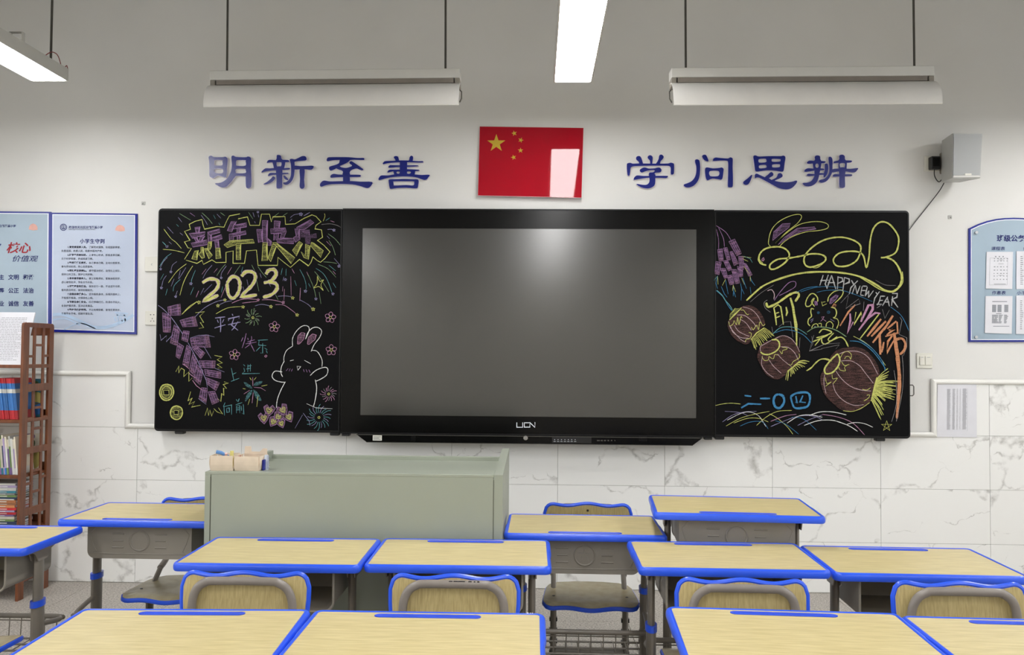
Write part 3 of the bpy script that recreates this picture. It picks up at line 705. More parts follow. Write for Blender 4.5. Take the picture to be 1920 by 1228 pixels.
# ================================================================ STUDENT DESKS
W2, D2 = .288, .188
def step(y): return max(0, min(1, (y+.005)/.02))
def desk_proto(name='student_desk'):
    t = thing(name, None, None)
    inner = rrect(-W2, W2, -D2, D2, .012, 5)
    # finer points on the sides so the rim can widen toward the front half
    pts = []
    n = len(inner)
    for i in range(n):
        a, b = inner[i], inner[(i+1) % n]; pts.append(a); L_ = math.dist(a, b)
        if L_ > .1:
            m = 24
            for k in range(1, m): pts.append((a[0]+(b[0]-a[0])*k/m, a[1]+(b[1]-a[1])*k/m))
    n = len(pts)
    nor = []
    for i in range(n):
        a, b = pts[i-1], pts[(i+1) % n]; dx, dy = b[0]-a[0], b[1]-a[1]; l = math.hypot(dx, dy); nor.append((dy/l, -dx/l))
    groove = capsule(0, D2-.027, .138, .0148)
    top = MB(); top.prism(pts, [groove], -.020, 0); top.build('desktop_panel', 'wood_top', t)
    prof = [(0, -.002), (0, .0008), (.002, .0022), (.006, .0022), (.0095, -.0005), (.012, -.006), (.0125, -.013), (.012, -.0195), (.009, -.024), (-.004, -.024), (-.004, -.019)]
    vs = []
    for (x, y), (nx_, ny_) in zip(pts, nor):
        ex = 1+.25*step(y)*abs(nx_)
        for o, z in prof: vs.append((x+nx_*o*(ex if o > 0 else 1), y+ny_*o*(ex if o > 0 else 1), z))
    m = len(prof); fs = []
    for i in range(n):
        j = (i+1) % n
        for k in range(m-1): fs.append((i*m+k, j*m+k, j*m+k+1, i*m+k+1))
    rb = MB(); rb.add(vs, fs, True); rb.fix = True; rb.build('edge_band', 'blue', t)
    g = MB(); gn = len(groove); ring = []
    for sc, z in ((1.0, .0006), (.985, .0012), (.96, .0), (.93, -.0028)):
        ring.append([(x*(1-(1-sc)*.14) if sc < 1 else x, (y-(D2-.027))*(1-(1-sc)*2.6)+(D2-.027), z) for x, y in groove])
    vs = [p for r_ in ring for p in r_]
    fs = [(r_*gn+k, r_*gn+(k+1) % gn, (r_+1)*gn+(k+1) % gn, (r_+1)*gn+k) for r_ in range(3) for k in range(gn)]
    g.add(vs, fs, True); g.f.append([3*gn+k for k in range(gn)]); g.mi.append(0); g.sm.append(False); g.fix = True
    g.build('pencil_groove', 'blue_dark', t)
    # drawer bin: front (toward +y) embossed, open toward -y
    b = MB(); bw = .207; prof = [(-bw, -.022)]; r = .030; bot = -.158
    for k in range(7):
        a = math.radians(180+90*k/6); prof.append((-bw+r+r*math.cos(a)+.0, bot+r+r*math.sin(a)))
    for k in range(7):
        a = math.radians(270+90*k/6); prof.append((bw-r+r*math.cos(a), bot+r+r*math.sin(a)))
    prof.append((bw, -.022)); th = .0035
    inn = [(x*(1-th/bw), z+(th if z < bot+.02 else 0)) for x, z in prof]
    y0, y1 = -.150, .135; N = len(prof)
    vs = [(x, y0, z) for x, z in prof]+[(x, y1, z) for x, z in prof]+[(x, y0, z) for x, z in inn]+[(x, y1, z) for x, z in inn]
    fs = []
    for k in range(N-1):
        fs += [(k, k+1, N+k+1, N+k), (2*N+k, 2*N+k+1, 3*N+k+1, 3*N+k), (k, k+1, 2*N+k+1, 2*N+k), (N+k, N+k+1, 3*N+k+1, 3*N+k)]
    b.add(vs, fs, True)
    b.prism(prof, [], 0, .004, lambda x, y, z: (x, y1+z, y))
    # lip round the mouth
    b.tube([(x, y0, z) for x, z in prof], .004, 6)
    b.fix = True; bo = b.build('drawer_bin', 'bin', t)
    e = MB(); ye = y1+.004; fr = [(-.165, -.138), (.165, -.138), (.172, -.128), (.172, -.035), (-.172, -.035), (-.172, -.128)]
    e.tube([(x, ye, z) for x, z in catmull(fr, 3, True)], .0022, 6, True)
    e.tube([(.038*math.cos(2*PI*k/28), ye, -.088+.038*math.sin(2*PI*k/28)) for k in range(28)], .004, 6, True)
    for s in (-1, 1):
        for k, (l0, l1) in enumerate(((.062, .108), (.064, .104), (.062, .108))):
            z = -.062-.026*k; e.tube([(s*l0, ye, z), (s*l1, ye, z)], .0032, 6)
    e.build('embossed_panel', 'bin', bo)
    # legs: telescoping oval columns with a blue collar
    for s in (-1, 1):
        x = s*.238
        q = MB(); q.tube([(x, 0, .012), (x, 0, .412)], (.0165, .0345), 14, up=(0, 1, 0)); lg = q.build('leg', 'leg', t)
        q = MB(); q.tube([(x, 0, .38), (x, 0, .635)], (.0125, .0285), 12, up=(0, 1, 0)); q.build('leg_tube', 'leg', lg)
        q = MB(); q.tube([(x, 0, .412), (x, 0, .417), (x, 0, .428), (x, 0, .434)], (.020, .039), 14, up=(0, 1, 0)); q.build('collar', 'blue', lg)
        q = MB()
        sh = [(-.115, -.024), (-.115, -.030), (-.085, -.040), (-.045, -.052), (-.030, -.080), (.030, -.080), (.045, -.052), (.085, -.040), (.115, -.030), (.115, -.024)]
        q.prism(sh, [], -.016, -.012, lambda a, b_, c, x=x, s=s: (x+s*(-c)-s*.0, a, b_)); q.prism(sh, [], .008, .012, lambda a, b_, c, x=x, s=s: (x-s*c, a, b_))
        q.box(x-.016, x+.016, -.112, .112, -.030, -.024); q.build('bracket', 'steel_grey', t)['dz'] = 1
        q = MB(); q.tube([(x, -.20, .018), (x, -.18, .024), (x, .17, .024), (x, .19, .018)], (.02, .014), 12); q.build('foot', 'leg', t)
        for yy in (-.195, .185):
            q = MB(); q.cbox(x-.022, x+.022, yy-.018, yy+.018, 0, .030, .006); q.build('foot_cap', 'blue', t)
    # foot rail loop with wire basket, on the front side
    zr = .315; q = MB(); rail = [(-.238, .0, zr+.03), (-.238, .13, zr+.006), (-.225, .175, zr), (-.19, .195, zr), (.19, .195, zr), (.225, .175, zr), (.238, .13, zr+.006), (.238, .0, zr+.03)]
    q.tube(catmull(rail, 4), .0095, 10, up=(0, 0, 1)); q.build('foot_rail', 'leg', t)
    q = MB(); zl = .232
    for y in (.05, .12, .187): q.tube([(-.215, y, zl), (.215, y, zl)], .004, 6)
    q.tube([(-.205, .194, zr-.016), (.205, .194, zr-.016)], .0025, 5)
    for k in range(10):
        x = -.205+k*.0456; q.tube([(x, .193, zr), (x, .187, zl), (x, .05, zl)], .0022, 5)
    for s in (-1, 1): q.tube([(s*.215, .05, zl), (s*.222, .0, zl+.03), (s*.236, -.01, zl+.06)], .004, 6)
    q.build('wire_basket', 'leg', t)
    return t
DROOT = desk_proto()
UP = {'desktop_panel', 'edge_band', 'pencil_groove', 'drawer_bin', 'bracket', 'embossed_panel'}
def base(o): return o.name.split('.')[0]
def place_desk(x, y, r, h, label, first=False):
    t = DROOT if first else copy_tree(DROOT)
    t.location = (x, y, 0); t.rotation_euler = (0, 0, r); tag(t, label, 'desk', 'student desks')
    for ch in t.children:
        if base(ch) in UP: ch.location.z = h-.002
        if h > .72 and base(ch) in ('foot_rail', 'wire_basket'): ch.location.z = .10
        if base(ch) == 'leg':
            for g in ch.children:
                if base(g) == 'leg_tube': g.location.z = h-.66
    return t
Z = .012
DESKS = [
 (-.8225, -2.0493, .0082, .6551+Z, 'student desk in the middle row, left one, directly in front of the grey-green podium'),
 (-.2162, -2.0204, .0059, .6521+Z, 'student desk in the middle row, second from left, its right edge beside the star-embossed drawer'),
 (.2201, -1.5602, -.0125+PI, .6609+Z, 'student desk with a star-embossed drawer facing the camera, touching the right side of the podium'),
 (.7757, -1.6528, -.0746+PI, .7576+Z, 'taller student desk turned around, standing above its neighbours, near the marble tiles at right'),
 (.662, -2.0302, -.0102, .6562+Z, 'student desk in the middle row, just in front of the taller desk'),
 (1.2767, -2.0256, -.0209, .6462+Z, 'student desk in the middle row at the far right, reaching the frame edge'),
 (-1.5177, -1.4687, -.0053+PI, .6715+Z, 'student desk turned around at left of the podium, plain circle on its drawer'),
 (-2.0072, -1.8666, .0117, .6491+Z, 'student desk at the left frame edge, in front of the bookshelf'),
 (-.8535, -2.8916, .0414, .6462+Z, 'nearest student desk at the lower left corner'),
 (-.2438, -2.8989, .0014, .6509+Z, 'nearest student desk, second from left, with white scratches on the rear rim'),
 (.6738, -2.8417, -.0491, .6537+Z, 'nearest student desk right of the aisle'),
 (1.2933, -2.8421, -.0371, .640+Z, 'nearest student desk at the lower right corner')]
for i, dsk in enumerate(DESKS): 
    if i: place_desk(*dsk)
place_desk(*DESKS[0], first=True)
# star emblem only on the one drawer that shows it
tb = [o for o in bpy.data.objects if o.get('label', '').startswith('student desk with a star')][0]
for ch in tb.children:
    if base(ch) == 'drawer_bin':
        s = MB(); s.prism(star(0, 0, .027, 0), [], 0, .0045, lambda x, y, z: (x, .139+z, -.088+y)); s.build('star_emblem', 'bin', ch)

tb = [o for o in bpy.data.objects if o.get('label', '').endswith('scratches on the rear rim')][0]
for ch in tb.children:
    if base(ch) == 'edge_band':
        s = MB()
        for x, w_ in ((.2575, .004), (.2645, .0025), (.2695, .003)): s.prism(rrect(x-w_/2, x+w_/2, .1905, .1965, .001, 2), [], .0021, .0029)
        s.build('paint_chips', 'paper', ch)
# ================================================================ CHAIRS
def chair_proto():
    t = thing('student_chair', None, None)
    # origin on the floor under the middle of the backrest, seat toward +y
    def wav(u):      # u in -1..1 across the back
        return .0052*math.cos(u*2*PI*1.04)*(1 if abs(u) < .95 else 1)
    hw, zt, zb, cr = .188, .690, .475, .042; out = []
    N = 48
    for k in range(N+1):
        u = -1+2*k/N; x = u*hw; z = zt-.011+wav(u); e = abs(x)-(hw-cr)
        if e > 0: z -= cr-math.sqrt(max(0, cr*cr-e*e))
        out.append((x, z))
    left = [(-hw+.008, zb+.05), (-hw+.02, zb+.015), (-hw+.05, zb)]
    right = [(hw-.05, zb), (hw-.02, zb+.015), (hw-.008, zb+.05)]
    poly = out+[(hw-.0005, zt-.085), (hw-.004, zt-.13)]+right[::-1]+left[::-1]+[(-hw+.004, zt-.13), (-hw+.0005, zt-.085)]
    poly2 = []
    for p in poly:
        if not poly2 or math.dist(p, poly2[-1]) > .002: poly2.append(p)
    def curve(x, z): return .012*(1-(x/hw)**2)+(z-.58)*-.10
    # panel curved slightly backwards at the middle: build as grid-less prism via thin shell with inner rings
    def ring(sc): return [(x*sc, .58+(z-.58)*sc) for x, z in poly2]
    n = len(poly2); vs = []; fs = []
    scs = [1, .8, .6, .4, .2]
    for side in (-.0055, .0055):
        for sc in scs: vs += [(x, side-curve(x, z), z) for x, z in ring(sc)]
        vs.append((0, side-curve(0, .58), .58))
    S = n*len(scs)+1
    for sd in (0, 1):
        for r_ in range(len(scs)-1):
            for k in range(n): fs.append((sd*S+r_*n+k, sd*S+r_*n+(k+1) % n, sd*S+(r_+1)*n+(k+1) % n, sd*S+(r_+1)*n+k))
        for k in range(n): fs.append((sd*S+(len(scs)-1)*n+k, sd*S+(len(scs)-1)*n+(k+1) % n, sd*S+S-1))
    for k in range(n): fs.append((k, (k+1) % n, S+(k+1) % n, S+k))
    b = MB(); b.add(vs, fs, False); b.fix = True; bk = b.build('backrest', 'wood_back', t)
    q = MB(); q.tube([(x, -curve(x, z), z) for x, z in poly2], (.0078, .0078), 8, True, up=(0, 1, 0)); q.build('edge_band', 'blue', bk)
    # seat
    so = []
    for k in range(31):
        u = -1+2*k/30; x = u*.188; y = .395+.007*math.cos(u*2*PI*1.0)-.004; e = abs(x)-(.188-.04)
        if e > 0: y -= .04-math.sqrt(max(0, .04**2-e*e))
        so.append((x, y))
    so += [(.187, .30), (.178, .16), (.165, .11), (.13, .075), (.06, .060), (0, .057), (-.06, .060), (-.13, .075), (-.165, .11), (-.178, .16), (-.187, .30)]
    so2 = []
    for p in so:
        if not so2 or math.dist(p, so2[-1]) > .002: so2.append(p)
    def dip(x, y): return -.006*(1-(x/.19)**2)*max(0, min(1, (y-.05)/.2)) - .010*max(0, (y-.34)/.06)**2
    cx_, cy_ = 0, .23; n = len(so2); vs = []; fs = []
    for zz in (.3615, .3455):
        for sc in scs: vs += [(x*sc, cy_+(y-cy_)*sc, zz+dip(x*sc, cy_+(y-cy_)*sc)) for x, y in so2]
        vs.append((0, cy_, zz+dip(0, cy_)))
    S = n*len(scs)+1
    for sd in (0, 1):
        for r_ in range(len(scs)-1):
            for k in range(n): fs.append((sd*S+r_*n+k, sd*S+r_*n+(k+1) % n, sd*S+(r_+1)*n+(k+1) % n, sd*S+(r_+1)*n+k))
        for k in range(n): fs.append((sd*S+(len(scs)-1)*n+k, sd*S+(len(scs)-1)*n+(k+1) % n, sd*S+S-1))
    for k in range(n): fs.append((k, (k+1) % n, S+(k+1) % n, S+k))
    b = MB(); b.add(vs, fs, False); b.fix = True; st = b.build('seat', 'wood_seat', t)
    q = MB(); q.tube([(x, y, .3512+dip(x, y)) for x, y in so2], (.0060, .0088), 8, True, up=(0, 0, 1)); q.build('edge_band', 'blue', st)
    for sx in (-.148, .148):
        for yy in (.15, .28):
            MB().tube([(sx, yy, .350), (sx, yy, .3625+dip(sx, yy))], .006, 10).build('rivet', 'black_plastic', st)
    # rear loop tube behind the backrest that runs down to the columns
    q = MB(); yb = -.023
    loop = [(-.150, .10, .40), (-.150, .03, .43), (-.150, yb+.006, .50), (-.149, yb, .56), (-.146, yb-.002, .612), (-.132, yb-.004, .645), (-.108, yb-.006, .662), (-.08, yb-.007, .667), (.08, yb-.007, .667), (.108, yb-.006, .662), (.132, yb-.004, .645), (.146, yb-.002, .612), (.149, yb, .56), (.150, yb+.006, .50), (.150, .03, .43), (.150, .10, .40)]
    q.tube(catmull(loop, 4), (.0128, .0118), 10); q.build('back_tube', 'steel_grey', t)
    MB().tube([(0, -.008, .655), (0, .0035, .655)], .005, 10).build('screw', 'chrome', t)
    for s in (-1, 1):
        x = s*.148
        q = MB(); q.tube([(x, .20, .02), (x, .20, .335)], (.013, .026), 10, up=(0, 1, 0)); lg = q.build('leg', 'leg', t)
        q = MB(); q.cbox(x-.017, x+.017, .10, .33, .328, .346, .003); q.build('seat_bracket', 'black_plastic', t)
        q = MB()
        for k in range(5): q.box(x-.0165, x+.0165, .19, .21, .10+k*.045, .115+k*.045)
        q.build('height_notches', 'black_plastic', lg)
        q = MB(); q.tube([(x, .02, .016), (x, .05, .022), (x, .34, .022), (x, .37, .016)], (.017, .013), 10); q.build('foot', 'leg', t)
        for yy in (.03, .36): MB().cbox(x-.019, x+.019, yy-.015, yy+.015, 0, .028, .005).build('foot_cap', 'black_plastic', t)
        q = MB(); q.tube([(x, .10, .40), (x, .16, .355), (x, .20, .33)], .011, 8); q.build('back_support', 'steel_grey', t)
    q = MB(); q.tube([(-.148, .21, .11), (.148, .21, .11)], (.011, .015), 10); q.build('cross_bar', 'leg', t)
    return t
CH = chair_proto()
CHAIRS = [(-.826, -2.42, .01, 'student chair tucked in under the middle-row desk in front of the podium, left one'),
 (-.205, -2.42, 0, 'student chair with a chipped grey tube, second from left in the middle row'),
 (.636, -2.42, -.02, 'student chair in the middle row in front of the taller turned-around desk'),
 (1.262, -2.42, -.02, 'student chair at the far right of the middle row'),
 (.262, -1.165, PI-.02, 'student chair facing the camera under the star-embossed desk, seat fully visible'),
 (-1.440, -1.15, PI, 'student chair left of the podium, facing the camera, half hidden behind the podium'),
 (-1.905, -2.40, .02, 'student chair at the lower left corner, only part of its seat showing')]
for i, (x, y, r, lb) in enumerate(CHAIRS):
    t = CH if i == len(CHAIRS)-1 else copy_tree(CH)
    t.location = (x, y, 0); t.rotation_euler = (0, 0, r); tag(t, lb, 'chair', 'student chairs')

for o in list(bpy.data.objects):
    if o.get('label', '').startswith('student chair with a chipped'):
        for ch in o.children:
            if base(ch) == 'back_tube':
                s = MB(); random.seed(5)
                for k in range(7):
                    x = -.008+k*.0135+random.uniform(-.003, .003); w_ = random.uniform(.002, .007)
                    s.prism(rrect(x-w_, x+w_, .6745, .6785, .0015, 2), [], -.0385, -.0305, lambda a, b_, c: (a, c, b_))
                s.build('worn_patches', 'black_plastic', ch)
# ================================================================ PODIUM
t = thing('podium', 'grey-green steel teacher podium with small card boxes on top, in front of the display', 'podium', (0, 0, 0))
px0, px1, py0, py1 = -1.193, -.088, -1.79, -1.02; zt_ = .893
PODX0, PODX1 = px0, px1
q = MB(); q.cbox(px0+.022, px1-.034, py0, py0+.02, .04, zt_-.004, .002); q.build('front_panel', 'podium', t)
for a, b in ((px0, px0+.020), (px1-.032, px1)):
    q = MB(); q.prism([(py0-.0005, .04), (py1, .04), (py1, .905 if a > -1 else .885), (py1-.05, .905 if a > -1 else .885), (py0-.0005, zt_-.001)], [], a, b, lambda x, y, z: (z, x, y)); q.build('side_panel', 'podium', t)
q = MB(); q.cbox(px0+.02, px1-.032, py1-.02, py1, .04, .868, .002); q.build('rear_panel', 'podium', t)
q = MB(); q.cbox(px0+.001, px1-.032, py0-.001, py0+.12, zt_-.012, zt_, .002); q.build('top_ledge', 'podium', t)
q = MB(); q.cbox(px0+.02, px1-.032, py0+.12, py1-.02, .835, .850, .002); q.build('top_tray', 'podium', t)
q = MB(); q.box(px0+.0195, px0+.0215, py0-.0006, py0+.003, .05, zt_-.02); q.box(px1-.0345, px1-.0325, py0-.0006, py0+.003, .05, zt_-.02); q.build('panel_seam', 'podium_dark', t)
q = MB(); q.cbox(px0+.03, px1-.03, py0+.03, py1-.03, 0, .04, .004); q.build('plinth', 'black_plastic', t)

# things on the podium
def card_box(cx, cy, w_, d_, h_, rz, label, flap, contents):
    t = thing('card_box', label, 'box', (cx, cy, zt_), rz, 'card boxes on the podium'); th = .002
    q = MB(); fl_ = .006
    o0 = [(-w_/2, -d_/2), (w_/2, -d_/2), (w_/2, d_/2), (-w_/2, d_/2)]
    q.prism(o0, [], 0, th)
    for (x0, y0), (x1, y1), hh in ((o0[0], o0[1], h_), (o0[1], o0[2], h_), (o0[2], o0[3], h_*1.02), (o0[3], o0[0], h_)):
        nx_, ny_ = (y1-y0), -(x1-x0); l = math.hypot(nx_, ny_); nx_ /= l; ny_ /= l; vs = []
        for k in range(6):
            z = hh*k/5; bow = fl_*math.sin(PI*k/5)*.6+(.003*k/5)
            for (x, y) in ((x0, y0), (x1, y1)): vs += [(x+nx_*bow, y+ny_*bow, z), (x+nx_*(bow-th), y+ny_*(bow-th), z)]
        fs = []
        for k in range(5):
            a = k*4; fs += [(a, a+2, a+6, a+4), (a+1, a+3, a+7, a+5), (a, a+1, a+5, a+4), (a+2, a+3, a+7, a+6)]
        fs += [(20, 21, 23, 22)]; q.add(vs, fs)
    q.fix = True; bx_ = q.build('box_body', 'card', t)
    for pts in flap:
        f = MB(); f.prism(pts, [], 0, th, lambda x, y, z: (x, d_/2+.004+z, y)); f.build('flap', 'card', t)
    return t
zt_ = .893
b1 = at(423, 884, -1.72); b2 = at(474, 884, -1.71)
card_box(b1.x, -1.725, .083, .085, .056, .05, 'small beige card box holding chalk at the left end of the podium', [], None)
card_box(b2.x-.003, -1.722, .092, .085, .054, -.06, 'small beige card box with a torn raised flap, right of the first one', [[(-.046, .05), (-.044, .082), (-.020, .082), (-.018, .062), (.015, .062), (.028, .075), (.044, .074), (.044, .05)]], None)
def small(name, mb, m, label, cat, group=None):
    o = mb.build(name, m); tag(o, label, cat, group); return o
M['sticks_blue'] = mat('blue_plastic_clip', (98, 150, 214), .35, .5, noise=.05, scale=30)
M['sticks_yellow'] = mat('yellow_chalk', (232, 222, 142), .8, .3, noise=.05, scale=60)
M['sticks_pink'] = mat('pink_chalk', (224, 186, 178), .8, .3, noise=.05, scale=60)
M['sticks_red'] = mat('red_card', (170, 62, 44), .6, .3, noise=.08, scale=40)
M['clear_plastic'] = mat('white_ruler_plastic', (214, 222, 236), .25, .5, noise=.03, scale=40)
c = b1
small('chalk_clip', MB().tube([(c.x-.034, -1.73, zt_+.066), (c.x-.018, -1.725, zt_+.062), (c.x+.005, -1.72, zt_+.050), (c.x+.012, -1.715, zt_+.004)], (.006, .007), 8), 'sticks_blue', 'pale blue clip lying in the left card box', 'clip')
small('chalk_stick', MB().tube([(c.x+.026, -1.728, zt_+.002), (c.x+.0265, -1.73, zt_+.070)], .0068, 12), 'sticks_yellow', 'yellow chalk stick upright in the left card box', 'chalk')
small('chalk_stick', MB().tube([(c.x-.004, -1.700, zt_+.003), (c.x+.006, -1.735, zt_+.061)], .005, 12), 'sticks_pink', 'pink chalk stick leaning in the left card box', 'chalk')
s = (b1.x+b2.x)/2-.001; small('red_card', MB().cbox(s-.0035, s+.0025, -1.755, -1.70, zt_+.0005, zt_+.050, .001), 'sticks_red', 'dark red card standing between the two card boxes', 'card')
ra, rb = at(496, 870, -1.73), at(504, 870, -1.73)
rm = MB(); rm.prism(rrect(ra.x, rb.x, zt_, zt_+.057, .005), [], 0, .003, lambda x, y, z: (x, -1.73-z, y)); ru = small('ruler', rm, 'clear_plastic', 'short white plastic ruler standing beside the right card box', 'ruler')
k_ = MB()
for i in range(10): k_.box(ra.x+.010, ra.x+(.018 if i % 2 else .021), -1.7336, -1.733, zt_+.006+i*.005, zt_+.0072+i*.005)
k_.build('scale_marks', 'ink_navy', ru)
s = MB(); s.cbox(b2.x+.047, b2.x+.056, -1.75, -1.70, zt_+.0005, zt_+.040, .002); small('eraser', s, 'frame_blue', 'dark blue eraser between the right card box and the ruler', 'eraser')
# ================================================================ BOOKSHELF
SX = -2.716; t = thing('bookshelf', 'red-brown wooden bookshelf with a lattice side panel at the left wall', 'bookshelf', (0, 0, 0))
ys0, ys1 = -.415, -.125; sp = MB()
def zpx(px, py): return atx(px, py, SX).z
ztop = 1.487; th = .012
st = [ys0, ys0+.052, ys1-.044, ys1]                        # stiles
q = MB(); o = rrect(ys0, ys1, .10, ztop, .018, 4)
def Y_at(px): return atx(px, 760, SX).y
b1y, b1e, b2y, b2e = Y_at(61.5), Y_at(66), Y_at(78.5), Y_at(82.5)
rails = [(604, 614), (683, 690), (719, 733), (783, 789), (836, 848), (947, 961), (1046, 1060)]
rz = [((zpx(70, b)), zpx(70, a)) for a, b in rails]; rz[0] = (rz[0][0], ztop)
fnx = lambda x, y, z: (SX-z, x, y)
side = thing('side_panel', None, None); side.parent = t
def bar(y0, y1, z0, z1, name, x0=SX-th, x1=SX, c=.0025): MB().cbox(x0, x1, y0, y1, z0, z1, c).build(name, 'shelf_wood', side)
MB().prism([(ys0, .0), (ys0+.052, .0), (ys0+.052, ztop-.005), (ys0+.02, ztop), (ys0+.004, ztop-.006), (ys0, ztop-.02)], [], 0, th+.002, fnx).build('stile', 'shelf_wood', side)
MB().prism([(ys1-.044, .0), (ys1, .0), (ys1, ztop-.02), (ys1-.004, ztop-.006), (ys1-.02, ztop), (ys1-.044, ztop-.005)], [], 0, th+.002, fnx).build('stile', 'shelf_wood', side)
for z0, z1 in rz+[(.09, .15)]: bar(ys0+.05, ys1-.042, z0, z1, 'cross_rail', c=.002)
for a, b in ((b1y, b1e), (b2y, b2e)): bar(a, b, .12, ztop-.01, 'lattice_bar', SX-th+.002, SX-.002, .0015)
cols = [(st[1]-.001, b1y+.001), (b1e-.001, b2y+.001), (b2e-.001, st[2]+.001)]
for c_, py in ((1, 647), (0, 668), (2, 667), (1, 764), (1, 803), (0, 783), (2, 783), (1, 881), (2, 896), (0, 903), (1, 920), (0, 1000), (2, 990), (1, 1015)):
    z = zpx(70, py); a, b = cols[c_]; bar(a, b, z-.007, z+.007, 'lattice_rung', SX-th+.002, SX-.002, .0015)
XS0 = -3.36
shz = [zpx(47, 684), zpx(47, 787), zpx(47, 890), .37, .10]
for z in shz: MB().cbox(XS0, SX-th, ys0+.01, ys1, z-.018, z, .003).build('shelf', 'shelf_wood', t)
MB().cbox(XS0, SX-th, ys1-.016, ys1, 1.42, ztop-.01, .004).build('back_rail', 'shelf_wood', t)
for z in shz[1:]: MB().cbox(XS0, SX-th, ys1-.012, ys1, z, z+.04, .002).build('back_rail', 'shelf_wood', t)
MB().cbox(XS0-.022, XS0, ys0, ys1, .0, ztop, .004).build('far_side_panel', 'shelf_wood', t)

# papers in a stand on the top shelf
z0 = shz[0]; pa = thing('paper_stack', 'stack of white printed papers leaning on the top of the bookshelf', 'papers', (SX-.02-.115, ys0+.012, z0))
lean = .235; ang = math.atan2(.105, .29); Lp = .306
E4 = Matrix.Rotation(-ang, 4, 'X')
q = MB(); q.cbox(-.105, .125, .001, .009, .0, Lp, .001, E4); q.build('pages', 'paper', pa)
q = MB()
for i in range(26):
    z = Lp-.035-i*.0098; a = -.07+(.01 if i in (0,) else 0)+.006*(i % 3 == 0)
    x = a; random.seed(i)
    while x < .085-(.03 if i % 5 == 4 else 0):
        w_ = random.uniform(.006, .022); q.box(x, min(x+w_, .088), -.0002, .001, z, z+.0032, E4); x += w_+.004
q.build('printed_lines', 'ink_pale', pa)

# books
ORD = ['first', 'second', 'third', 'fourth', 'fifth', 'sixth', 'seventh', 'eighth', 'ninth', 'tenth', 'eleventh', 'twelfth', 'thirteenth', 'fourteenth', 'fifteenth', 'sixteenth', 'seventeenth', 'eighteenth']
BC = {'red': (190, 44, 52), 'blue': (62, 120, 190), 'pink': (216, 180, 186), 'teal': (60, 140, 160), 'green': (120, 150, 90), 'white': (214, 214, 208), 'purple': (128, 104, 156),
 'yellow': (206, 190, 110), 'lilac': (176, 160, 196), 'brown': (150, 100, 70), 'orange': (200, 130, 84), 'grey': (150, 152, 150), 'dgreen': (84, 112, 70), 'navy': (50, 66, 100), 'cream': (222, 214, 194)}
for k_, c_ in BC.items():
    m_ = mat('book_cover_'+k_, c_, .45, .4, noise=.08, scale=25); M['bk_'+k_] = m_; nt = m_.node_tree; b_ = nt.nodes['Principled BSDF']
    hv = nt.nodes.new('ShaderNodeHueSaturation'); oi = nt.nodes.new('ShaderNodeObjectInfo'); mr = nt.nodes.new('ShaderNodeMapRange')
    mr.inputs['To Min'].default_value = .72; mr.inputs['To Max'].default_value = 1.18; nt.links.new(oi.outputs['Random'], mr.inputs['Value']); nt.links.new(mr.outputs[0], hv.inputs['Value'])
    l_ = b_.inputs['Base Color'].links[0]; nt.links.new(l_.from_socket, hv.inputs['Color']); nt.links.new(hv.outputs[0], b_.inputs['Base Color'])
def book(x, z, w_, h_, d_, tilt, bands, label, group, y=None, lying=False, cat='book'):
    """spine toward the room; bands = [(fraction, colour)...] from the bottom"""
    y = (ys0+.03+random.uniform(-.004, .004)) if y is None else y
    t = thing('book', label, cat, (x, y, z), 0, group); 
    if not lying: t.rotation_euler = (0, tilt, 0)
    e = MB(); e.mi_ = 0; mats = []; z0 = 0
    if lying:
        e.cbox(-w_/2, w_/2, 0, .003, 0, h_, .0006); e.box(-w_/2, w_/2, .003, d_, 0, .0012); e.box(-w_/2, w_/2, .003, d_, h_-.0012, h_)
        e.build('cover', 'bk_'+bands[0][1], t); MB().box(-w_/2+.003, w_/2-.003, .003, d_-.002, .0012, h_-.0012).build('pages', 'paper', t)
        if h_ > .008 and len(bands) > 1: MB().box(-w_/2+.03, w_/2-.05, -.0004, .0002, h_*.35, h_*.65).build('spine_label', 'bk_'+bands[1][1], t)
        return t
    for fr, c_ in bands:
        z1 = z0+fr*h_; e.cur = len(mats); mats.append('bk_'+c_)
        e.box(0, w_, 0, .0022, z0, z1); e.box(0, .0011, .0022, d_, z0, z1); e.box(w_-.0011, w_, .0022, d_, z0, z1); z0 = z1
    e.build('cover', mats, t); MB().box(.0011, w_-.0011, .0022, d_-.003, .002, h_-.003).build('pages', 'paper', t)
    return t
z = shz[1]+.0005; random.seed(3)
x = SX-.035-.012*.0092
for i in range(12):
    x -= .0097
    book(x, z+.0, .0086, .222, .16, -.13, [(.22, 'red'), (.42, 'blue'), (.10, 'white'), (.14, 'blue'), (.12, 'red')] , 'red and blue workbook in the leaning row on the bookshelf, %s from the lattice panel' % ORD[i], 'matching red and blue workbooks on the bookshelf')
for i in range(3):
    x -= .0094; book(x, z, .0088, .20, .15, -.12, [(.7, 'pink'), (.3, 'white')], 'pale pink book left of the red and blue workbooks, %s' % ('touching them', 'second one away', 'third one away')[i], 'pale pink books on the bookshelf')
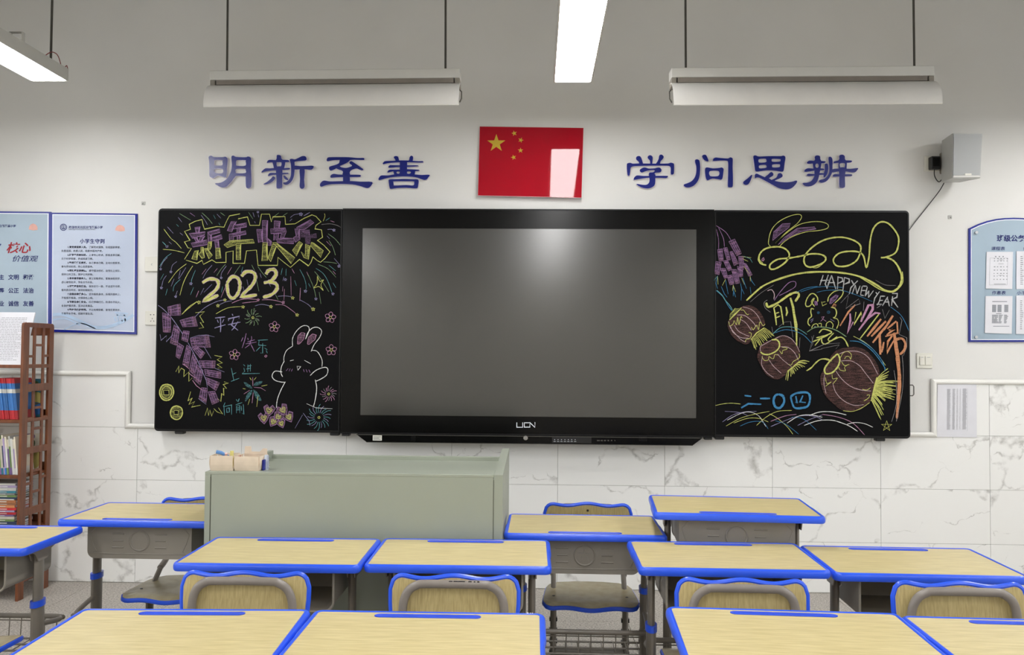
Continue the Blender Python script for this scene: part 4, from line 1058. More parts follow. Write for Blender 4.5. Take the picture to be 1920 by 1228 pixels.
# picture book standing face-on at the right end
def face_book(x, y, z, w_, h_, cols, label, rz=0, lean=-.12):
    t = thing('picture_book', label, 'book', (x, y, z), rz); t.rotation_euler = (lean, 0, rz)
    MB().cbox(0, w_, 0, .008, 0, h_, .001).build('cover', 'bk_'+cols[0], t)
    for (a, b, c, d, cl) in cols[1:]:
        MB().prism(catmull([(a*w_, b*h_), (c*w_, b*h_), (c*w_, d*h_), (a*w_, d*h_)], 4, True), [], 0, .0006, wallfn(0)).build('cover_picture', 'bk_'+cl, t)
face_book(SX-.135, ys0+.225, z, .105, .215, ['teal', (.35, .08, .95, .35, 'blue'), (.3, .35, .9, .62, 'yellow'), (.1, .68, .7, .92, 'dgreen')], 'blue and yellow picture book leaning behind the lattice, upper row')
# second row: magazines
z = shz[2]+.0005; x = SX-.030
face_book(SX-.150, ys0+.215, z, .125, .205, ['cream', (.05, .62, .62, .82, 'dgreen'), (.1, .05, .5, .45, 'orange'), (.5, .1, .95, .55, 'yellow'), (.15, .85, .6, .97, 'purple')], 'cream picture book with a green title block, leaning in the magazine row', 0, -.15)
seq = ['cream', 'lilac', 'white', 'green', 'purple', 'white', 'lilac', 'navy', 'cream', 'green', 'yellow', 'teal', 'white', 'purple', 'grey', 'pink', 'yellow', 'navy', 'white', 'green', 'teal', 'lilac', 'orange', 'grey', 'white', 'brown', 'blue', 'cream', 'purple', 'green', 'white', 'red', 'teal']
desc = {}
for i, c_ in enumerate(seq[:16]):
    wd = random.uniform(.0075, .0125); x -= wd+.0006
    if x < XS0+.05: break
    book(x, z, wd, random.uniform(.185, .215), .15, -.10, [(.18, random.choice(seq)), (.55, c_), (.27, random.choice(['white', 'cream', c_]))],
      'thin %s magazine in the row below the workbooks, %s from the picture book' % ({'navy': 'dark blue'}.get(c_, c_), ORD[i]), 'thin magazines in the row below the workbooks')
# third level: lying stack
z = shz[3]+.0005; lay = [('red', .014), ('grey', .012), ('navy', .016), ('green', .012), ('cream', .014), ('purple', .010), ('red', .012), ('lilac', .010), ('red', .013), ('orange', .014), ('brown', .010), ('orange', .016), ('white', .006), ('navy', .008), ('green', .012), ('grey', .010), ('teal', .012), ('white', .016), ('lilac', .012), ('white', .010)]
for i, (c_, h_) in enumerate(lay):
    book(SX-.16+random.uniform(-.008, .008), z, .22, h_, .16, 0, [(1, c_), (1, 'white')], '%s book lying in the flat pile on the lower shelf, %s' % (c_, 'topmost' if i == len(lay)-1 else 'layer %s from the top' % ['one', 'two', 'three', 'four', 'five', 'six', 'seven', 'eight', 'nine', 'ten', 'eleven', 'twelve', 'thirteen', 'fourteen', 'fifteen', 'sixteen', 'seventeen', 'eighteen', 'nineteen', 'twenty'][len(lay)-1-i]), 'books lying in a flat pile', y=ys0+.04, lying=True); z += h_+.0004

# ================================================================ POSTERS AND NOTICE BOARDS
def poly_of(pts, Y): return [(p.x, p.z) for p in (at(a, b, Y) for a, b in pts)]
def acrylic(name, label, pts, inner_pts, inner_line, Y, face, cat):
    t = thing(name, label, cat)
    MB().prism(poly_of(pts, Y), [], 0, .010, wallfn(-.001)).build('blue_border', 'frame_blue', t)
    MB().prism(poly_of(inner_line, Y), [], 0, .0005, wallfn(-.011)).build('white_line', 'poster_line', t)
    MB().prism(poly_of(inner_pts, Y), [], 0, .0005, wallfn(-.0115)).build('printed_sheet', face, t)
    return t
YP = -.0125
p2 = acrylic('rules_poster', 'pale blue pupil rules poster with dark blue border, left of the chalkboard', [(95, 398.5), (257, 400.5), (255.5, 627), (94, 622)], [(99.5, 403), (251.5, 404.5), (250, 621), (98.5, 616)], [(98, 401.5), (253, 403), (251.5, 622.5), (97, 617.5)], YP, 'poster', 'poster')
YT = YP-.0008
tx = MB(); q = at(118.5, 426, YT); r = at(118.5, 419, YT)
ring = circle(r.x+.002, at(119, 426, YT).z, .0205, 24); tx.prism(ring, [circle(r.x+.002, at(119, 426, YT).z, .0165, 24)], 0, .0004, wallfn(YT))
tx.prism(circle(r.x+.002, at(119, 426, YT).z, .0125, 20), [circle(r.x+.002, at(119, 426, YT).z, .0105, 20)], 0, .0004, wallfn(YT))
stroke_ribbon(tx, [(v.x, v.z) for v in (at(a, b, YT) for a, b in ((116.5, 428.5), (119, 427.5), (121.5, 428.5)))], .004, YT-.0003)
stroke_ribbon(tx, [(v.x, v.z) for v in (at(a, b, YT) for a, b in ((118, 423), (119.5, 425.5), (118.5, 427.5)))], .003, YT-.0003)
wall_text(tx, '株洲市天元区白鹤菱溪小学', 128.5, 428, YT, 5.5, .02, .1)
wall_text(tx, '小学生守则', 149.5, 455.5, YT, 9.4, .018, 0, spacing=1.08)
tx.build('title_lettering', 'ink_navy', p2)
RULES = [('1.爱党爱国爱人民。', '了解党史国情，珍视国家荣誉，', '热爱祖国，热爱人民，热爱中国共产党。'), ('2.好学多问肯钻研。', '上课专心听讲，积极发表见解，', '乐于科学探索，养成阅读习惯。'),
 ('3.勤劳笃行乐奉献。', '自己事自己做，主动分担家务，', '参与劳动实践，热心志愿服务。'), ('4.明礼守法讲美德。', '遵守国法校纪，自觉礼让排队，', '保持公共卫生，爱护公共财物。'),
 ('5.孝亲尊师善待人。', '孝父母敬师长，爱集体助同学，', '虚心接受批评，学会合作共处。'), ('6.诚实守信有担当。', '保持言行一致，不说谎不作弊，', '借东西及时还，做到知错就改。'),
 ('7.自强自律健身心。', '坚持锻炼身体，乐观开朗向上，', '不吸烟不喝酒，文明绿色上网。'), ('8.珍爱生命保安全。', '红灯停绿灯行，防溺水不玩火，', '会自护懂求救，坚决远离毒品。'),
 ('9.勤俭节约护家园。', '不比吃喝穿戴，爱惜花草树木，', '节粮节水节电，低碳环保生活。')]
bold = MB(); thin = MB()
for i, (a, b, c_) in enumerate(RULES):
    y = 464.8+i*14.68; wall_text(bold, a, 126.5, y, YT, 4.6, .028); wall_text(thin, b, 166.5, y+.3, YT, 4.6, .004); wall_text(thin, c_, 115, y+7.2, YT, 4.6, .004)
wall_text(thin, 'Baihe Lingxi Primary School Tianyuan Zhuzhou', 129, 431, YT, 2.7, 0)
bold.build('rule_headings', 'ink_black', p2); thin.build('rule_text', 'ink_black', p2)
MB().prism(poly_of([(216, 432), (217, 427), (220, 423), (225, 421.5), (230, 423), (233.5, 427), (234, 433), (226, 434)], YT), [], 0, .0003, wallfn(YT+.0003)).build('sun_print', 'ink_sun', p2)
q = MB()
def wave(pts, w_): 
    c_ = catmull(pts, 6); stroke_ribbon(q, [(v.x, v.z) for v in (at(a, b, YT) for a, b in c_)], w_, YT+.0001)
wave([(99, 590), (120, 590), (145, 600), (175, 613), (205, 612), (235, 600), (250, 590)], .018); wave([(99, 600), (120, 597), (135, 602), (150, 610)], .008); wave([(120, 618), (150, 606), (180, 617)], .006)
for a, b, c_, d in ((215, 586, 240, 588), (218, 590, 238, 592), (220, 590, 222, 602), (233, 590, 235, 602), (214, 594, 217, 602), (226, 594, 229, 602)):
    stroke_ribbon(q, [(v.x, v.z) for v in (at(a, b, YT), at(c_, d, YT))], .008, YT+.0001)
q.build('wave_and_gate_print', 'ink_wave', p2)

p1 = acrylic('values_poster', 'pale teal core values poster with dark blue border, cut by the left frame edge', [(-110, 395), (95, 397), (93.5, 622), (-111, 612)], [(-105, 399.5), (89, 401.5), (87.5, 616), (-106, 607)], [(-107, 398), (91, 400), (89.5, 617.5), (-108, 608.5)], YP, 'poster2', 'poster')
tx = MB(); red = MB()
wall_text(tx, '株洲市天元区白鹤菱溪小学', -34, 425.5, YT, 5.5, .02, .1)
wall_text(red, '核心', 11, 472.5, YT, 22, .02, .25, sx=1.08)
wall_text(tx, '社会主义', -77, 472, YT, 20, .02, .3)
wall_text(tx, '价值观', 21.5, 489.5, YT, 13, .005, .25, sx=1.28)
for y, words in ((523.5, ('富强', '民主', '文明', '和谐')), (548.5, ('自由', '平等', '公正', '法治')), (573, ('爱国', '敬业', '诚信', '友善'))):
    for k, w_ in enumerate(words): wall_text(tx, w_, -40.5+k*27.8, y, YT, 10.6, .022)
tx.build('blue_lettering', 'ink_navy', p1); red.build('red_lettering', 'ink_red', p1)
MB().prism(poly_of([(54, 430), (55, 424), (58, 420.5), (62, 419), (67, 421), (70, 425), (70.5, 431), (62, 432)], YT), [], 0, .0003, wallfn(YT+.0003)).build('sun_print', 'ink_sun', p1)

# class affairs board at the right
def arch(x0, x1, yb, ys, yt, m=10):
    cx = (x0+x1)/2; out = [(x0, yb), (x0, ys)]
    for k in range(1, m): u = -1+2*k/m; out.append((cx+u*(x1-x0)/2, ys-(ys-yt)*(1-abs(u)**2.3)))
    return out+[(x1, ys), (x1, yb)]
nb = acrylic('notice_board', 'arched light blue class notice board with dark blue border at the right edge', arch(1817, 1985, 641, 428, 408), arch(1822, 1980, 636, 431, 412.5), arch(1820.5, 1981.5, 637.5, 430, 411), YP, 'poster2', 'notice board')
tx = MB(); wall_text(tx, '班级公务栏', 1869, 451.5, YT, 12.8, .03)
for s_, x_, y_ in (('课程表', 1858, 468.6), ('作息表', 1859.5, 551.5), ('值日表', 1918, 468.6), ('小干部', 1906, 552)): wall_text(tx, s_, x_, y_, YT, 7.4, .01, .12, sx=1.15)
tx.build('blue_lettering', 'ink_navy', nb)
for x_, y_ in ((1830, 436), (1829.5, 632), (1972, 436), (1972, 634)):
    q = at(x_, y_, YT); MB().tube([(q.x, YT+.001, q.z), (q.x, YT-.006, q.z), (q.x, YT-.008, q.z)], .0085, 14).build('screw', 'chrome', nb)
def sheet(pts, seed, label, table):
    t = thing('paper_sheet', label, 'paper'); a, b, c_, d = poly_of(pts, YT-.004)
    MB().prism([a, b, c_, d], [], 0, .0012, wallfn(YT-.003)).build('sheet', 'paper', t)
    P = lambda u, v: (a[0]+(b[0]-a[0])*u+(d[0]-a[0])*v, a[1]+(b[1]-a[1])*u+(d[1]-a[1])*v)
    q = MB(); random.seed(seed); yy = YT-.0046
    def dash(u0, u1, v, w_): stroke_ribbon(q, [P(u0, v), P(u1, v)], w_, yy)
    if table == 0:
        for k in range(3): dash(.32+k*.14, .37+k*.14, .13, .006)
        for v in (.19, .25, .41, .5, .59, .66, .75):
            for k in range(5): dash(.28+k*.12, .28+k*.12+random.uniform(.03, .07), v, .0045)
        for v in (.22, .33, .64): dash(.45, .65, v, .002)
        for u in (.13, .80): stroke_ribbon(q, [P(u, .17), P(u, .9)], .0012, yy)
        for v in (.17, .9): dash(.13, .8, v, .0012)
        dash(.3, .75, .88, .003)
    elif table == 1:
        dash(.25, .8, .15, .004)
        for cb in (.25, .45, .7):
            for v in [.25+.025*k for k in range(8)]: dash(cb, cb+.15, v, .0042)
        for cb in (.25, .35, .5, .7):
            for v in [.52+.03*k for k in range(8)]: dash(cb, cb+random.uniform(.08, .16), v, .004)
        dash(.4, .6, .48, .004); dash(.3, .9, .82, .003)
    elif table == 2:
        dash(.3, .7, .08, .004)
        for cb in (.15, .35, .55, .72):
            for v in [.14+.052*k for k in range(15)]: dash(cb, cb+random.uniform(.06, .13), v, .004)
    else:
        for cb, w_ in ((.24, .10), (.38, .075), (.49, .03), (.57, .02), (.64, .12)):
            for v in [.09+.0085*k for k in range(92)]: dash(cb+random.uniform(0, .01), cb+w_*random.uniform(.75, 1), v, .0017)
        stroke_ribbon(q, [P(.77, .08), P(.77, .9)], .001, yy)
    q.build('printed_table', 'ink_pale' if table == 3 else 'ink_grey', t); return t
sheet([(1850, 472), (1899.5, 472), (1898, 542), (1848.5, 541)], 1, 'timetable sheet, upper left on the arched notice board', 0)
sheet([(1848, 555), (1898.5, 555), (1897, 626), (1846.5, 624)], 2, 'schedule sheet with small tables, lower left on the arched notice board', 1)
sheet([(1906, 471), (1955, 471), (1954, 543), (1905.5, 542)], 3, 'duty list sheet, upper right on the arched notice board', 2)
sheet([(1905.5, 554), (1955, 554), (1954, 627), (1905, 626)], 4, 'name list sheet, lower right on the arched notice board', 2)
t = thing('paper_sheet', 'white paper list taped to the tiles right of the chalkboard', 'paper')
def sheet2():
    global YT
    old = YT; YT = -.0128
    s = sheet([(1758, 721), (1831, 719.5), (1831.5, 820), (1757, 819)], 9, 'white paper list taped to the tiles right of the chalkboard', 3); YT = old
bpy.data.objects.remove(t); sheet2()

# ================================================================ SPEAKER, PLUGS, SWITCHES
t = thing('wall_speaker', 'grey box loudspeaker on the wall beside the last blue character', 'speaker')
Xs = 2.315; yf = -.205
fa, fb, fc, fd = at(1786.5, 249.5, yf), at(1842, 250, yf), at(1838, 334.5, yf), at(1785, 334, yf)
zt_, zb_ = fa.z, fd.z
q = MB()
zb2_ = at(1765, 342, -.045).z; ztb = at(1766, 262, -.045).z
V = [(fa.x, yf, zt_), (fb.x, yf, zt_), (fc.x, yf, zb_), (fd.x, yf, zb_), (at(1766, 262, -.045).x, -.045, zt_-.002), (fb.x-.02, -.045, zt_-.002), (fc.x-.035, -.045, zb2_), (at(1765, 342, -.045).x, -.045, zb2_)]
q.add(V, [(0, 1, 2, 3), (4, 7, 6, 5), (0, 4, 5, 1), (1, 5, 6, 2), (2, 6, 7, 3), (3, 7, 4, 0)]); q.fix = True
q.build('cabinet', 'speaker_side', t)
q = MB(); q.prism([(fa.x+.004, zt_-.006), (fb.x-.004, zt_-.006), (fc.x-.004, zb_+.016), (fd.x+.004, zb_+.016)], [], 0, .005, wallfn(yf)); q.build('grille', 'speaker', t)
q = MB(); q.prism([(fd.x+.003, zb_+.004), (fc.x-.003, zb_+.004), (fc.x-.006, zb_+.015), (fd.x+.006, zb_+.013)], [], 0, .006, wallfn(yf)); q.build('lower_lip', 'lamp_white', t)
q = MB(); a = at(1808, 329, yf); q.cbox(a.x, a.x+.036, yf-.008, yf-.004, a.z, a.z+.010, .001); q.build('badge', 'socket', t)
q = MB(); q.cbox(2.33, 2.42, -.047, 0, (zt_+zb_)/2-.06, (zt_+zb_)/2+.06, .004); q.build('wall_bracket', 'bin', t)
def plate(pts, Y, label, cat, name, th=.010):
    t = thing(name, label, cat); (x0, z1), (x1, z0) = [(at(a, b, Y).x, at(a, b, Y).z) for a, b in pts]
    q = MB(); q.cbox(x0, x1, Y, Y+th, z0, z1, .0025); q.build('plate', 'socket', t); return t, x0, x1, z0, z1
ts, x0, x1, z0, z1 = plate(((1733, 292), (1762, 321)), -.010, 'white socket plate behind the black adapter, left of the speaker', 'socket', 'wall_socket')
t = thing('power_adapter', 'black power adapter plugged in beside the speaker', 'adapter')
a, b = at(1745.5, 293, -.045), at(1763, 317, -.045)
q = MB(); q.cbox(a.x, b.x, -.052, -.0102, b.z, a.z, .004); q.build('body', 'black_plastic', t)
q = MB(); q.cbox(a.x+.008, b.x-.006, -.0535, -.052, b.z+.015, a.z-.008, .0006); q.build('rating_label', 'dark', t)
q = MB(); pts = [at(1752, 317, -.04), at(1752, 328, -.035), at(1756, 337, -.03), at(1761, 341, -.03), at(1766, 336, -.03), at(1768, 331, -.05)]
q.tube(catmull([tuple(p) for p in pts], 5), .0028, 8); q.build('lead', 'black_plastic', t)
q = MB(); pts = [at(1770, 343, -.03), at(1762, 357, -.02), at(1746, 378, -.015), at(1727, 402, -.012), at(1716, 416, -.012), at(1704, 432, -.03)]
o = q.tube(catmull([tuple(p) for p in pts], 5), .0026, 8).build('speaker_cable', 'black_plastic'); tag(o, 'thin black cable running from the speaker down to the chalkboard', 'cable')
t, x0, x1, z0, z1 = plate(((271.5, 481.5), (297, 509)), -.012, 'blank white wall plate left of the chalkboard, upper one', 'wall plate', 'wall_plate', .012)
q = MB(); c_ = at(284, 496, -.013); q.tube([(c_.x+.004, -.0125, c_.z+.006), (c_.x-.001, -.0125, c_.z+.003), (c_.x-.001, -.0125, c_.z-.002), (c_.x+.004, -.0125, c_.z-.005)], .0009, 5); q.build('mark', 'ink_grey', t)
t, x0, x1, z0, z1 = plate(((272, 583), (299, 609.5)), -.010, 'white five-hole wall socket left of the chalkboard, lower one', 'socket', 'wall_socket')
q = MB()
for a, b, w_, h_, r_ in ((282.3, 590, .006, .005, 0), (288.2, 590, .006, .005, 0), (285.3, 597.2, .003, .007, 0), (282.6, 602, .003, .008, .5), (288.2, 602, .003, .008, -.5)):
    c_ = at(a, b, -.011); R4 = Matrix.Translation((c_.x, 0, c_.z)) @ Matrix.Rotation(r_, 4, 'Y'); q.box(-w_/2, w_/2, -.0104, -.009, -h_/2, h_/2, R4)
q.build('socket_holes', 'dark', t)
t, x0, x1, z0, z1 = plate(((1719, 662), (1749, 690.5)), -.009, 'white double rocker light switch right of the chalkboard', 'switch', 'light_switch', .009)
mid = (x0+x1)/2
for a, b in ((x0+.014, mid-.0008), (mid+.0008, x1-.007)):
    q = MB(); q.cbox(a, b, -.0145, -.009, z0+.017, z1-.017, .002); rk = q.build('rocker', 'socket', t)
    q = MB(); q.box(a+.009, b-.009, -.0148, -.0143, z1-.0245, z1-.0225); q.build('indicator', 'ink_grey', rk)
for (a, b), lb in (((268.5, 381), 'small grey adhesive hook on the wall above the rules poster'), ((1781.5, 407), 'small grey adhesive hook on the wall between speaker and notice board')):
    c_ = at(a, b, -.004); t = thing('adhesive_hook', lb, 'hook')
    MB().cbox(c_.x-.011, c_.x+.011, -.004, 0, c_.z-.010, c_.z+.010, .0015).build('pad', 'speaker_side', t)
    MB().tube([(c_.x, -.004, c_.z+.002), (c_.x, -.008, c_.z-.004), (c_.x, -.012, c_.z-.006), (c_.x, -.013, c_.z-.002)], .0016, 6).build('hook', 'chrome', t)
